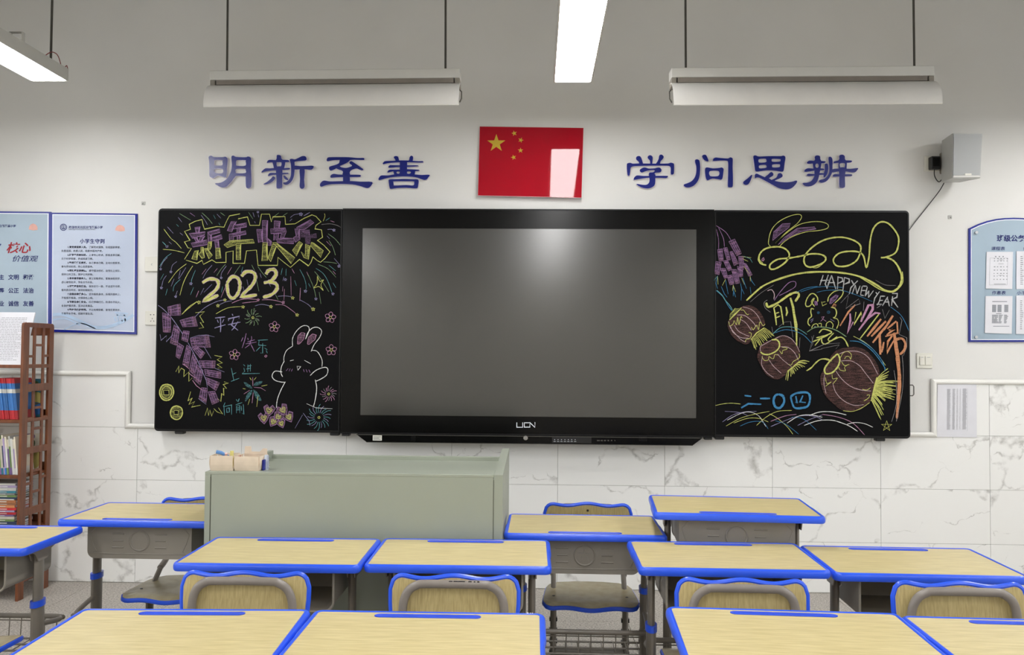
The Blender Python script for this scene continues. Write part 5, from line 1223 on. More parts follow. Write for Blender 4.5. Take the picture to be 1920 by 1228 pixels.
CHALK = '''
@L1 285 385 .1875
@L2 285 560 .2199
@R1 1330 385 .2005
@R2 1330 560 .2199
@K1 345 395 .08144
@K2 475 395 .08959
@K3 295 560 .08145
@K4 330 640 .11396
@K5 1340 540 .12219
@K6 1500 520 .13033
@K7 1500 630 .13842
=L chalk_title
T L1
Y1.5 325,540 395,430 360,425 325,365 380,350 325,260 385,240 372,190 430,160 500,142 512,200 525,238 650,212 720,218 750,150 775,105 880,85 862,135 955,115 980,200 1075,200 1095,88 1175,88 1195,165 1210,115 1330,112 1335,190 1430,185 1520,130 1600,95 1640,110 1690,165 1640,200 1630,235 1695,245 1705,320 1655,350 1720,400 1780,465 1730,530 1685,570 1650,550 1610,515 1590,570 1565,605 1475,540 1385,620 1320,570 1260,520 1255,600 1060,600 1045,447 945,455 925,580 810,580 812,455 740,470 740,570 640,572 600,545 515,590 500,550 450,580 340,548
T K1
#P 250,385 370,370 345,540 290,540
#P 120,525 490,485 470,560 190,635
#P 230,640 295,600 345,745 300,735
#P 380,590 480,585 390,735 340,700
#P 165,745 525,670 535,780 205,840
#P 545,490 635,540 630,720 560,720
#P 545,490 820,420 830,500 600,560
#P 640,620 860,550 880,645 650,700
#P 705,690 795,680 810,850 730,860
#Y 560,720 635,710 630,830 600,895 545,870
#Y 730,860 825,860 850,1090 740,1110
#Y 465,870 540,870 655,1025 580,1110
#Y 390,840 440,840 475,1080 415,1100 340,1000 395,940
#Y 245,930 330,910 300,1135 180,1110
#P 1085,250 1210,245 1100,490 1000,460
#P 1150,330 1440,280 1440,370 1140,420
#P 1215,410 1300,400 1290,680 1230,680
#P 1040,540 1200,510 1420,465 1430,540 1250,575 1140,600 1145,700 1050,700
#Y 920,785 1060,690 1590,660 1625,740 1250,765 1000,850
#Y 1200,760 1310,760 1305,1130 1205,1130
T K2
#P 190,205 300,205 290,660 195,660
#P 70,390 190,395 190,640 110,670
#P 440,210 565,225 545,380 520,600 430,620
#P 360,380 670,360 690,440 630,590 560,600 590,470 370,480
#P 490,600 590,570 850,580 845,690 500,670
#P 290,570 380,640 370,730 300,720
#Y 200,670 290,670 300,1040 180,1050
#Y 400,700 490,730 400,980 365,1065 310,990
#Y 400,670 480,670 870,985 795,1110 480,740
#P 905,350 1195,190 1270,250 1080,390 930,400
#P 870,380 970,380 975,600 880,660 840,560 900,530
#P 985,410 1180,390 1180,500 1320,470 1330,570 1200,580 1195,700 1090,700 1080,560 1000,560
#Y 960,640 1030,690 900,950 820,830
#Y 1215,660 1270,680 1465,835 1415,980 1200,735
#Y 1090,700 1190,740 1155,1020 1060,980 1000,860 1090,930
=L chalk_year
T L1
D7.6 505,775 570,738 645,745 665,790 635,850 520,955 665,898
D7.6 750,780 800,715 860,730 880,800 860,880 810,930 765,890 750,780
D7.6 895,710 940,665 1010,670 1035,720 1000,800 900,910 1050,895
D7.6 1140,690 1170,648 1225,645 1240,695 1190,755 1118,775
D7.6 1165,768 1235,780 1252,830 1200,890 1110,920
Y4.6 505,775 570,738 645,745 665,790 635,850 520,955 665,898
Y4.6 750,780 800,715 860,730 880,800 860,880 810,930 765,890 750,780
Y4.6 895,710 940,665 1010,670 1035,720 1000,800 900,910 1050,895
Y4.6 1140,690 1170,648 1225,645 1240,695 1190,755 1118,775
Y4.6 1165,768 1235,780 1252,830 1200,890 1110,920
=L chalk_fireworks
T L1
G1 275,82 390,150
P1 380,75 430,110
L1 262,120 300,168
C.8 245,190 268,213
L1 155,215 213,280
Y1.2 120,238 190,330 240,370 295,432
L1 280,275 310,300
Y1.2 110,440 220,450 325,475
L1 170,365 197,388
C1.2 105,365 150,410
G1 500,75 560,130 605,185
L1 492,98 530,150 555,195
C.8 615,95 635,135
L1 650,88 690,130
G1 685,72 730,105
G1 965,68 1010,137
L1 1010,72 1025,118
L1 1062,90 1068,120
C.8 668,175 682,200
L1 1025,160 1035,178
G1 1225,108 1270,75
G1 1310,105 1355,75
L1 1382,125 1420,95 1480,85
L1 1378,158 1402,135
L1.4 1518,105 1580,70
Y1 1725,82 1730,110 1712,160
C1 1738,152 1778,125
K1.2 1785,155 1825,168
M1 1695,192 1780,185 1850,200 1890,222
L1.2 1755,242 1800,240 1830,260
G1 1762,285 1830,335 1885,400
L1 1750,305 1778,335
K1.2 1745,360 1790,405
G1 1770,350 1810,420 1835,500
L1 1822,530 1860,575 1885,605
G1 1715,565 1790,570 1850,582
C1 1770,600 1838,655
G1 1658,588 1760,635 1840,720
K1 1808,655 1838,690
C1 1640,630 1710,680 1760,760 1800,870
G1 1625,660 1690,740 1770,865
K1 1548,665 1565,705
G1 1560,690 1600,780 1625,850 1640,920
C1 1478,640 1520,720 1540,790 1542,840
C1 1427,750 1445,805
C1 1565,780 1585,820
K1 1400,635 1425,680
C1 1305,628 1290,695
C1 1342,635 1340,705
K1 1388,710 1393,905
K1 1325,835 1320,950
K1.3 1485,825 1478,955
K1 1310,810 1305,860
L1 1320,715 1310,755
G1 1672,868 1690,985
C1 1810,775 1840,825
L1 1480,945 1560,990 1600,1030
C1 195,480 130,530 75,615
L1 155,520 110,570 85,625
L1 250,562 205,600 190,660
Y1.2 345,585 250,660 165,775
L1 285,650 265,735
L1 340,622 270,735
Y1.3 408,605 350,700 310,790 280,900
C1 435,648 400,735 395,775
C.8 118,685 85,745
L1 145,702 115,745 98,810
L1 222,735 192,810
C1 283,740 225,800 212,860
C1 155,835 137,900
L1 255,855 238,905
C1 417,820 385,895
K1.1 468,855 442,920
L1 602,598 545,665 510,730
K1 542,635 500,690
K1.1 655,630 620,672
G1 735,590 690,640 648,705
L1 745,605 700,670 690,715
K1 797,620 755,690
G1 885,598 822,690
C1 910,615 893,672
G1 998,595 1030,660
G1 1060,612 1100,670 1145,722
G1 1040,720 1070,860
L1 1080,680 1095,725
L.9 950,742 962,800
L.9 912,812 918,850
G.9 1232,885 1262,945
L.9 1160,765 1188,812
L.9 520,828 485,895
K.9 735,815 690,925
L.9 600,790 520,870
C.9 708,812 695,870
Y1.3 300,1090 370,1015 455,960
L1.2 410,1140 520,1030 640,965 725,945
Y1.1 640,1085 760,1025 895,1012
K1.2 800,978 880,945 960,935 1060,942
K1.1 903,978 980,968 1055,960
L1 655,1003 740,965 800,955
K1.2 1100,945 1200,945 1300,968
L1 1030,1005 1100,990 1190,1008
K1 1235,993 1320,998 1400,1050 1450,1092
L1 1258,910 1330,905 1400,915
*L2.2 150,410 9
*L1 88,638 12
*L1 190,665 14
*L1 95,825 14
*L1 238,912 13
*L1 390,783 16
*L1 693,725 13
*L1 1060,68 12
*L1 1490,88 20
*L1 1820,248 16
*L1 1870,608 16
*L1 1810,885 15
*L1 1640,935 15
*L1 1535,858 17
*L1 1335,742 15
*Y1 470,970 20
*Y1 730,945 16
*Y1 660,1003 18
*Y1 912,1015 17
*K1 1062,945 15
*K1 1312,970 17
*Y1 1190,1012 18
*Y1 1408,925 18
*Y1 1452,1095 18
*Y1 1612,1038 20
Y1.4 1655,705 1680,760 1715,745 1690,795 1712,850 1670,812 1620,825 1650,780 1655,705
=L chalk_firecrackers
T K3
~L1.4 20,150 150,250 330,440 480,650 610,850
Q 240,190 530,120 545,380 270,380
Q 120,320 310,390 310,770 140,770
Q 520,500 870,400 930,630 590,650
Q 390,600 520,700 460,1080 300,1020
Q 600,740 740,750 700,1000 560,950
Q 760,920 1180,830 1230,1120 800,1100
Y1.2 570,362 700,240 910,75
Y1.2 880,322 1090,300 980,400 1070,550 990,545 1070,665 960,685
L1.2 65,820 90,960 215,850 210,990 360,830
L1 760,905 950,845 1130,835 1320,880
T K4
Q 30,20 130,80 60,290 0,250
Q 180,60 250,110 210,420 110,380
Q 280,180 350,310 310,570 220,480
Q 260,100 340,80 480,190 410,290
Q 380,320 650,320 640,440 420,430
Q 470,460 740,500 740,610 490,560
Q 350,380 450,480 400,720 290,620
Q 490,590 720,680 660,810 510,700
Q 420,760 520,770 500,1010 380,940
Q 530,830 640,820 710,990 600,1040
L1.2 200,20 350,300 500,640 520,760
L1 460,80 580,280
L1 640,440 800,505
K1.6 120,370 170,410 220,450
K1.6 210,515 260,560 325,600
K1.6 275,640 340,730 435,800
L1 370,940 500,1035
Y1.3 635,230 760,255 680,300 765,355 680,380 760,435 690,438
Y1.3 0,500 50,405 50,520 90,440 140,470 130,580 215,500 215,660 270,600
Y1.3 795,665 865,685 780,710 835,775 785,770 790,890 755,855 740,990 690,940
Y1.3 245,825 200,980 270,930 215,1040 310,990 260,1080 405,1050
Y1.3 480,1220 520,1095 540,1220 560,1130 590,1228 625,1140
Y1.2 625,1105 680,1160 770,1195 700,1090
=L chalk_coin
T L2
#E 125,798 64,72
#X 125,798 26,26
Y1.2 100,780 145,780 147,820 103,820 100,780
~Y2.2 125,728 170,745 187,798 165,850 125,868 85,850 66,800 85,745 125,728
~Y1.5 125,745 160,765 170,800 150,840 120,850 90,830 82,795 100,760 125,745
=L chalk_coin
T L2
#E 210,970 54,60
#X 208,968 22,20
Y1.2 190,952 226,952 226,986 190,986 190,952
~Y2.2 210,912 250,930 262,972 245,1015 210,1030 172,1012 158,970 175,928 210,912
=L chalk_rabbit
T L2
~W1.7 1200,405 1200,340 1230,280 1280,235 1325,232 1342,265 1310,345
~W1.7 1310,345 1330,290 1370,250 1415,245 1447,275 1430,330 1385,390 1358,450
~W1.5 1200,405 1150,440 1128,490 1125,530
~W1.7 1130,530 1105,580 1100,630 1115,665
~W1.5 1360,440 1410,450 1450,520 1450,580
~W1.8 1112,625 1050,618 1025,660 1050,695 1100,710 1132,712
~W1.8 1350,655 1400,610 1470,585 1500,600 1490,650 1440,685 1395,705
~W1.7 1138,708 1100,780 1070,860 1062,930
~W1.8 1393,690 1405,760 1395,850 1378,920
#K 1240,385 1245,320 1275,288 1305,295 1295,345 1260,385
#K 1325,385 1335,330 1370,300 1402,310 1390,350 1340,390
W1.3 1178,530 1210,522
W1.3 1300,525 1355,555
W1.2 1238,575 1245,610 1270,578 1238,575
P1.4 1162,595 1145,615
P1.4 1180,595 1170,618
P1.4 1198,598 1190,620
P1.4 1292,602 1300,625
P1.4 1315,602 1325,628
P1.4 1338,605 1350,630
=L chalk_words
T L2
L2.4 540,165 625,155
L2 558,180 568,205
L2 615,175 600,205
L2 535,250 628,222
L2.2 585,165 588,240 585,285
L2.2 685,130 692,145
L2 655,190 652,172 748,150 742,170
L2 650,222 755,200
L2 700,165 680,225 735,270
L2 735,195 700,250 680,270
P1.6 805,295 790,360 770,420
P1.6 778,330 762,365
P1.6 818,335 822,352
P1.6 850,320 852,345
P1.6 815,368 878,350
P1.6 800,385 892,370
P1.6 850,345 830,395 795,420
P1.6 840,380 875,450
C1.5 905,355 990,350
C1.5 915,355 910,395 975,400
C1.5 945,380 945,465 925,462
C1.5 925,410 888,448
C1.5 960,420 985,435
C1.3 975,440 985,465
~K1.2 972,480 982,488 972,498 962,490 972,480
C1.5 678,592 700,700
C1.5 690,645 720,630
C1.5 675,705 745,678
C1.5 780,560 795,575
C1.5 785,590 792,620 770,640 920,637
C1.5 815,575 850,570
C1.5 805,600 845,592
C1.5 820,560 818,625
C1.5 840,558 840,620
C1.5 625,885 610,920
C1.5 615,915 620,995
C1.5 615,920 680,905 680,988
C1.5 638,935 660,930 662,965 640,970 638,935
C1.5 720,858 730,875
C1.5 745,852 735,880
C1.5 715,905 770,885
C1.5 722,915 722,975
C1.5 722,915 748,910 750,975
C1.5 725,932 745,930
C1.5 725,948 745,946
C1.5 762,915 765,955
C1.5 780,900 785,985 770,975
=L chalk_flower
F 1044,240 42
=L chalk_flower
F 705,478 42
=L chalk_flower
F 1522,160 42
=L chalk_flower
F 1530,438 42
=L chalk_burst
T L2
#C 785,710 830,730 858,765 810,750
#C 870,740 890,710 945,705 915,735
#C 865,775 905,805 935,870 890,850
#C 855,775 845,820 795,880 810,820
K1.3 860,670 862,745
K1.4 865,800 855,890
Y1.1 890,670 870,695
Y1.1 835,672 850,695
Y1.1 935,745 985,735
K1.1 870,755 930,760 970,785
Y1.1 775,765 800,770
K1.1 785,812 835,780
Y1.1 905,830 895,920
Y1.1 835,855 820,905
=L chalk_burst
U G 862,162 75 12
#G 862,150 880,90 868,85
#G 870,165 915,195 905,175
#G 850,175 832,222 845,215
#G 845,155 805,140 815,130
=L chalk_burst
U K 1508,812 70 16
=L chalk_burst
U C 1425,1012 110 20
W1.2 1320,895 1400,930 1540,938
L1.2 1290,975 1340,1040 1350,1085
L1 1285,990 1220,1105
=L chalk_bouquet
T L2
H 1000,955 52
H 955,1020 50
H 1120,950 52
H 1075,1010 48
H 1035,1050 46
H 1170,1010 48
H 1105,1065 40
=R chalk_firecrackers
T R1
~P1.1 62,190 150,250 200,325
~P1 65,225 85,320 85,410
~P1 85,210 130,310 140,390
Q 180,340 235,315 300,450 255,475
Q 75,415 120,405 130,520 90,525
Q 130,400 165,395 195,510 165,515
Q 190,435 215,430 270,545 230,565
Q 60,525 110,535 90,650 50,640
Q 130,520 170,515 210,600 175,615
Q 100,590 150,590 170,675 140,685
Q 270,480 315,475 320,600 285,605
Q 320,540 345,550 400,650 365,665
Q 260,570 310,600 310,665 275,670
Q 205,600 250,600 285,725 245,735
Q 165,660 210,650 230,735 190,745
Y1 300,480 390,490
C1 320,475 380,500 400,535
Y1 310,500 360,525
Y1 320,570 370,640
C1 75,660 40,705
Y1 75,660 80,740
B1.2 75,660 60,730 75,780
B1.2 150,700 160,760 175,830
Y1 150,690 120,750
B1.2 110,760 140,830 165,860
B1.2 222,745 225,800 245,860
Y1 222,745 215,800
Y1 222,750 245,810
B1.2 225,800 222,850
B1.2 290,730 300,780 325,830
Y1 300,680 325,740
B1.2 310,680 345,780
B1.2 380,670 395,710 425,750
Y1 380,660 382,710
B1 300,770 295,890
B1 380,765 388,830
=R chalk_lantern
T K5
#R 410,290 480,268 570,275 660,330 725,420 760,500 755,570 640,680 520,850 420,850 320,790 240,700 200,600 205,510 300,380
~B1.3 20,40 80,90 140,150 190,250 260,350
~C1.6 30,35 110,110 160,190 230,270 270,340
#Y 235,400 310,310 340,320 410,305 290,410 225,490
Y2.2 225,490 410,305
~D1.2 430,290 560,330 660,430 720,560
~D1.2 340,415 450,420 560,500 640,600
~D1.2 390,480 480,540 560,650
~D1.2 300,570 360,660 470,720 530,740
~D1.2 240,580 280,680 400,760 520,770
~D1.2 210,510 240,610 330,720 400,790 470,830
~Y1.2 400,340 440,340 470,380 500,410 520,400
~Y1.2 300,500 330,560 350,450 370,560 400,440 420,460
~Y1.2 215,520 230,580 280,550 290,500
~Y1.2 560,600 590,640 640,570 670,640 690,520 740,580 770,550
~Y1.2 470,830 480,790 540,770 560,700 520,680
Y2.6 555,790 640,690 755,610
V 560,790 755,610 620,950 910,720 15
=R chalk_lantern
T K5
#R 690,920 760,830 880,790 960,740 1080,735 1180,780 1270,880 1310,1000 1290,1120 1200,1220 1000,1390 850,1370 760,1290 700,1180 650,1060
~Y3 870,795 950,795 990,850 980,920 920,980 820,1020 740,1010 700,980
~D1.3 700,970 700,900 780,850 870,800
~D1.2 1010,900 1120,910 1220,990 1280,1110
~D1.2 960,1010 1040,1100 1180,1210
~D1.2 830,1100 900,1200 1020,1310
~D1.2 730,1040 720,1180 800,1300 900,1370
~D1.2 920,780 1040,730 1160,770 1240,860 1300,980
~Y1.2 720,1050 760,1110 820,1100 830,1050 870,1080 900,1080 920,1020 970,1030
~Y1.2 990,960 1030,1010 1040,960 1100,940 1100,920 1030,910
~Y1.2 1290,1010 1300,1060 1250,1100 1200,1130 1170,1180 1130,1170
Y2.6 1110,1280 1200,1210 1290,1130
V 1120,1280 1290,1120 1080,1430 1480,1110 16
=R chalk_lantern
T K7
#R 430,250 520,180 640,155 760,150 880,190 990,300 1060,430 1065,560 1000,760 940,890 820,990 680,1020 560,1000 430,900 330,790 280,650 275,540 330,430
~Y2.2 90,470 150,430 220,350 300,310 400,330
~Y1.2 80,470 190,390 270,320 360,305 430,345
~Y3 340,510 330,440 400,340 470,270 510,250 535,320 510,410 440,490 380,510 340,510
#R 360,500 350,430 420,350 480,290 510,300 500,400 430,480
~D1.3 530,240 640,205 800,215 920,290 1000,420 1050,520
~D1.3 540,340 680,335 800,400 880,500 990,640
~D1.3 480,470 560,580 680,680 820,730 960,745
~D1.3 440,640 480,760 580,870 720,935 860,930
~D1.3 330,520 320,640 350,780
~Y1.3 580,1010 700,1020 820,980 940,900
~Y1.3 860,880 920,840 940,800 900,800
~Y1.2 840,720 900,730 950,700
~Y1.2 545,290 580,230 640,210 690,250 680,320
~Y1.2 560,350 600,400 660,380 600,420 610,470 540,460 520,420
~Y1.2 600,310 620,280 660,280 680,310
~Y1.2 430,520 440,580 500,570 440,650
~Y1.2 340,560 360,640 420,620 340,680
Y4 1040,560 1010,680 960,880
V 1050,560 970,880 1190,420 1100,1160 30
V 1040,620 990,800 1310,600 1260,860 18
=R chalk_year_rabbit
T R1
~Y3.2 530,560 480,545 458,500 480,440 540,400 640,388 710,410 745,460 720,520 660,570 600,598 565,590 570,550 640,505 740,495 850,475 950,455 1040,460 1085,490 1070,530 1000,565 930,578 890,550 885,490 930,420 1020,350 1120,310 1240,300 1350,330 1410,380 1405,450 1370,520 1290,565 1200,570 1160,535 1165,490 1220,445 1320,430 1400,440 1440,480 1465,580 1490,480 1500,340 1530,220 1590,160 1660,165 1720,220 1765,300 1760,390 1730,450 1650,485 1600,490
~Y3.6 1650,485 1720,520 1770,590 1795,680 1770,760 1710,805 1640,795 1560,745 1450,685 1320,645 1150,625 950,625 780,650 620,700 500,755 420,820 345,890
~Y2 1800,620 1805,720 1750,790 1700,812 1600,790 1500,730 1400,670
~Y1.4 500,545 465,500 490,430 560,395 690,395 750,470
~Y1.4 895,560 1000,585 1080,520 1090,480
~Y1.5 570,385 550,350 575,240 640,160 740,105 830,85 860,110 820,170 720,250 650,320 615,355 700,275 820,190 930,158 1040,155 1105,180 1100,215 1030,235 900,250 780,290 700,340 655,385
#P 590,330 600,250 680,175 755,170 740,210 660,270
#P 640,370 700,300 820,215 980,203 995,220 860,245 740,300
#K 490,500 505,490 512,508 500,522 488,515
=R chalk_greeting
T R1
S2.4 1062,652 1030,750
S2.4 1110,650 1080,735 1100,780
S2.4 1035,705 1115,700
S2.4 1140,655 1095,780
S2.4 1140,655 1180,785
S2.4 1105,725 1170,722
S2.4 1200,665 1195,785
S2.4 1195,670 1240,680 1245,710 1200,730
S2.4 1260,675 1245,800
S2.4 1258,675 1305,690 1305,720 1255,740
S2.4 1325,700 1350,745
S2.4 1385,705 1320,770 1305,830
S2.2 1332,830 1361,745
S2.2 1361,745 1378,829
S2.2 1378,829 1407,751
S2.2 1426,758 1410,839
S2.2 1429,755 1472,757
S2.2 1423,797 1459,797
S2.2 1410,839 1442,845
S2.2 1474,763 1452,850
S2.2 1452,850 1489,798
S2.2 1489,798 1484,863
S2.2 1484,863 1531,798
S2.2 1553,813 1569,836
S2.2 1588,806 1543,868 1530,930
S2.2 1600,845 1585,900 1565,935
S2.2 1600,850 1640,850
S2.2 1590,890 1620,888
S2.2 1560,925 1610,925
S2.4 1665,855 1615,940
S2.4 1660,860 1680,945
S2.4 1635,905 1680,905
S2.4 1710,850 1700,940
S2.4 1705,825 1755,825 1750,860 1705,880 1760,955
=R chalk_characters
T R1
~Y4.5 530,910 550,950 640,910 740,840 810,815 835,840 800,900
Y3.2 600,955 615,1030 625,1120
Y2.6 600,960 640,930 665,950 680,1040 690,1115
Y2.4 620,1010 650,1000
Y2.4 625,1050 660,1035
Y3.4 715,950 725,1000 715,1035
Y5 755,865 780,950 795,1060 805,1170
~D1.8 540,800 580,790 605,830 600,880
~P1.4 605,890 660,810 740,725 800,715 800,760 740,800 650,845
~M1.1 540,885 510,910 520,960 570,1000
T R2
Y4 690,0 715,100 740,220 742,400
T K6
O3.6 790,395 690,500 570,700
K4 715,520 720,620 680,800 760,640
Y3 800,500 770,680 880,500 870,640
K5 870,640 980,400 1040,400 1040,460 960,600 840,760
K4.4 960,600 1080,510 1150,520
Y3 1130,530 1000,700 860,880
O5 1160,600 960,850
O5 1230,630 1020,850
O5 1250,680 1040,940
O5.5 1330,550 1200,760
O4 1380,630 1250,740
O4 1390,640 1400,800 1220,850
O4 1270,760 1350,740 1240,830
O6 1140,800 1150,1110
O4 1200,930 1170,1080
O4.5 1320,840 1260,920 1240,1090 1350,900
O6 1350,820 1400,1220
~O5 1360,900 1460,880 1510,960 1490,1050 1430,1110
M1.1 1430,570 1460,620 1420,820 1530,870 1530,1000 1480,1130
M1.1 690,270 655,450 840,310 860,380 710,430
M1.1 580,370 700,240
M1.1 915,350 905,480
M1.1 1180,460 1215,590 1280,470
M1.2 1100,440 1160,400
~Y2.4 270,800 330,745 450,785 380,830 230,870
~Y2.2 180,925 290,880 400,830
~Y2.4 290,880 210,980
~Y2.4 310,840 310,930 360,960 450,910 570,860 640,900 690,1000
~Y2 480,800 400,890 440,910 530,850
M1.1 195,830 165,930 130,1060 350,960 570,945
M1.1 300,1025 560,970 510,1030
T R2
~O5.5 1570,290 1600,450 1615,600 1620,750 1605,900 1595,1020
~O4 1590,500 1610,650 1600,900
~M1.2 1640,480 1650,620 1640,800 1600,1000 1590,1045
=R chalk_rabbit
T K6
~Y2 205,420 160,350 200,300 150,400 95,420 75,380 100,300 150,240 200,240 245,290 250,350
#P 205,340 240,350 245,400 215,400
~Y2 395,350 410,280 480,210 560,185 615,200 600,260 550,320 495,370
#P 420,380 430,310 510,255 545,265 510,320 440,380
#O 445,430 480,370 525,400 500,440
Y1.6 305,350 320,410 380,380
Y1.4 320,360 360,350
~Y2 195,460 160,450 150,500 160,560 120,600 110,660 140,700
~Y2 440,430 500,450 520,510 500,570 470,580
~Y1.8 160,730 190,680 240,670 260,720
~Y1.8 370,710 380,660 430,635 470,680 460,730
~Y1.8 480,590 530,600 550,660 520,740
~Y1.6 260,665 300,665 300,710
#B 240,500 262,490 282,505 270,528 245,525
#B 378,500 400,478 428,490 425,518 395,522
K1.2 305,570 340,565 320,605 305,570
K1.2 320,605 290,635
K1.2 330,605 375,635
L1.2 145,620 190,590
L1.2 150,650 185,610
L1 430,600 490,635
M2 210,700 210,720
=R chalk_arc
T R1
~B1 800,820 900,775 1010,758
~B1 850,810 980,770 1100,760 1250,770
~B1 1000,815 1100,795 1250,800 1400,850 1520,900
~B1.3 1690,950 1780,1020 1830,1100 1860,1172
~M.8 380,905 480,820 600,745
~M.8 1550,700 1640,745 1740,750
T R2
~C1.4 540,300 600,250 680,240 760,260 830,305
~B1.2 560,290 640,265 720,275 800,310 870,380
~G1.8 830,285 900,245 990,245 1080,270 1165,325
~B1.6 1195,360 1280,370 1370,430 1440,510 1500,600
~Y1.2 1225,320 1320,370 1410,450 1500,570
~B1.4 1270,345 1380,420 1470,530 1495,620
M.9 530,240 540,300
M.9 640,200 690,195 710,330
M.9 770,330 765,420
M.9 590,240 640,200
M1 870,320 880,380 850,445 960,430
~M1.2 1570,610 1590,740 1590,900 1550,1050
=R chalk_number
T R2
B3.6 298,825 355,832
B4.4 270,930 330,895 440,900
B4.4 430,850 515,850
~B4.6 590,815 625,830 635,880 600,930 560,920 545,870 560,825 590,815
~B4.2 690,835 740,805 830,800 855,840 840,910 790,930 720,925 690,835
B3.4 735,830 745,890 730,880
B3.4 795,825 770,880 820,885
=R chalk_waves
T R2
~Y1.2 50,910 120,895 190,890 265,898
~L1.2 110,1050 200,990 300,965 400,960
~W1.3 150,1035 260,980 340,965 420,1000 480,1090
~Y1.2 205,1060 320,1020 420,1020 500,1050
~Y1.2 140,1085 260,1020 380,985 510,960
~L1 130,960 260,970 330,1000
~Y1.2 400,1080 480,1010 580,960 700,952
~Y1.2 510,980 580,1020 660,1090 710,1155
~B1 260,1085 350,1050 450,1050 500,1110
~K1.2 520,1045 640,1000 740,985
~L1.2 520,1090 640,1040 760,1000 880,1000 960,1030
~B1 700,1010 800,1025 910,1120
~W1.6 660,1060 760,1000 860,990 960,1010
~W1.6 850,995 940,965 1050,965 1165,990
~W1.6 805,1080 920,1040 1040,1035 1130,1060 1200,1090 1260,1130
~L1.2 750,1080 850,1030 960,990
~K1.2 960,985 1100,1010 1220,1060 1320,1160
~W1.4 1170,1070 1240,1055 1320,1065 1390,1095
~B1 560,1040 650,1070 760,1155
*Y1.3 1508,1085 48
'''
# ================================================================ CHALK DRAWINGS (flat chalk marks on the two panels)
CK = {'Y': (200, 202, 112), 'P': (156, 118, 164), 'L': (146, 140, 178), 'W': (226, 226, 224), 'C': (100, 158, 164), 'B': (66, 132, 178), 'G': (132, 160, 122),
      'K': (190, 140, 172), 'O': (200, 138, 100), 'R': (112, 76, 72), 'M': (138, 134, 136), 'S': (178, 178, 178), 'D': (190, 166, 172), 'X': (26, 28, 31)}
for k, c_ in CK.items():
    M['ck_'+k] = chalk_mat('chalk_line_'+k, c_, .84); M['cf_'+k] = chalk_mat('chalk_fill_'+k, tuple(v*(.74 if k in 'PYK' else .92) for v in c_), .42)
M['cf_X'] = M['board']; 
ORDER = list(CK)
LIFT = [0]
class Draw:
    def __init__(s): s.mb = MB()
    def z(s): LIFT[0] += 1; return YF-.0004-LIFT[0]*5e-6
    def w(s, pts):
        out = []
        for p in pts: q = at(p[0], p[1], YF); out.append((q.x, q.z))
        return out
    def line(s, c, wpx, pts, smooth):
        if smooth or nm in ('chalk_fireworks', 'chalk_year'): pts = catmull(pts, 5)
        P = s.w(pts); wd = wpx*.00303*(.8 if wpx < 2 else .92); rnd = random.Random(int(pts[0][0]*7+pts[0][1]*13))
        if len(P) == 2: P = [P[0], ((P[0][0]+P[1][0])/2, (P[0][1]+P[1][1])/2), P[1]]
        ws = [wd*(.8+.35*rnd.random()) for _ in P]; ws[0] = wd*.7; ws[-1] = wd*.6
        s.mb.cur = ORDER.index(c); stroke_ribbon(s.mb, P, ws, s.z())
    def fill(s, c, pts, smooth=False):
        P = s.w(catmull(pts, 4, True) if smooth else pts)
        try: tri = tessellate_polygon([[Vector((x, y, 0)) for x, y in P]])
        except Exception: return
        Y = s.z(); s.mb.cur = len(ORDER)+ORDER.index(c); s.mb.add([(x, Y, z) for x, z in P], [tuple(t) for t in tri])
    def done(s, name, parent):
        if not s.mb.v: return
        used = sorted(set(s.mb.mi)); mp = {u: i for i, u in enumerate(used)}; s.mb.mi = [mp[u] for u in s.mb.mi]
        mats = [M[('ck_' if u < len(ORDER) else 'cf_')+ORDER[u % len(ORDER)]] for u in used]
        o = s.mb.build(name, mats, parent)
        if name in ('chalk_fireworks', 'chalk_arc', 'chalk_waves'): o['kind'] = 'stuff'
def star_px(cx, cy, r, rot=0): return [(cx+r*math.cos(rot-PI/2+k*4*PI/5), cy+r*math.sin(rot-PI/2+k*4*PI/5)) for k in range(6)]
TF = {}; T = (0, 0, 1); cur = None; par = BL; nm = ''
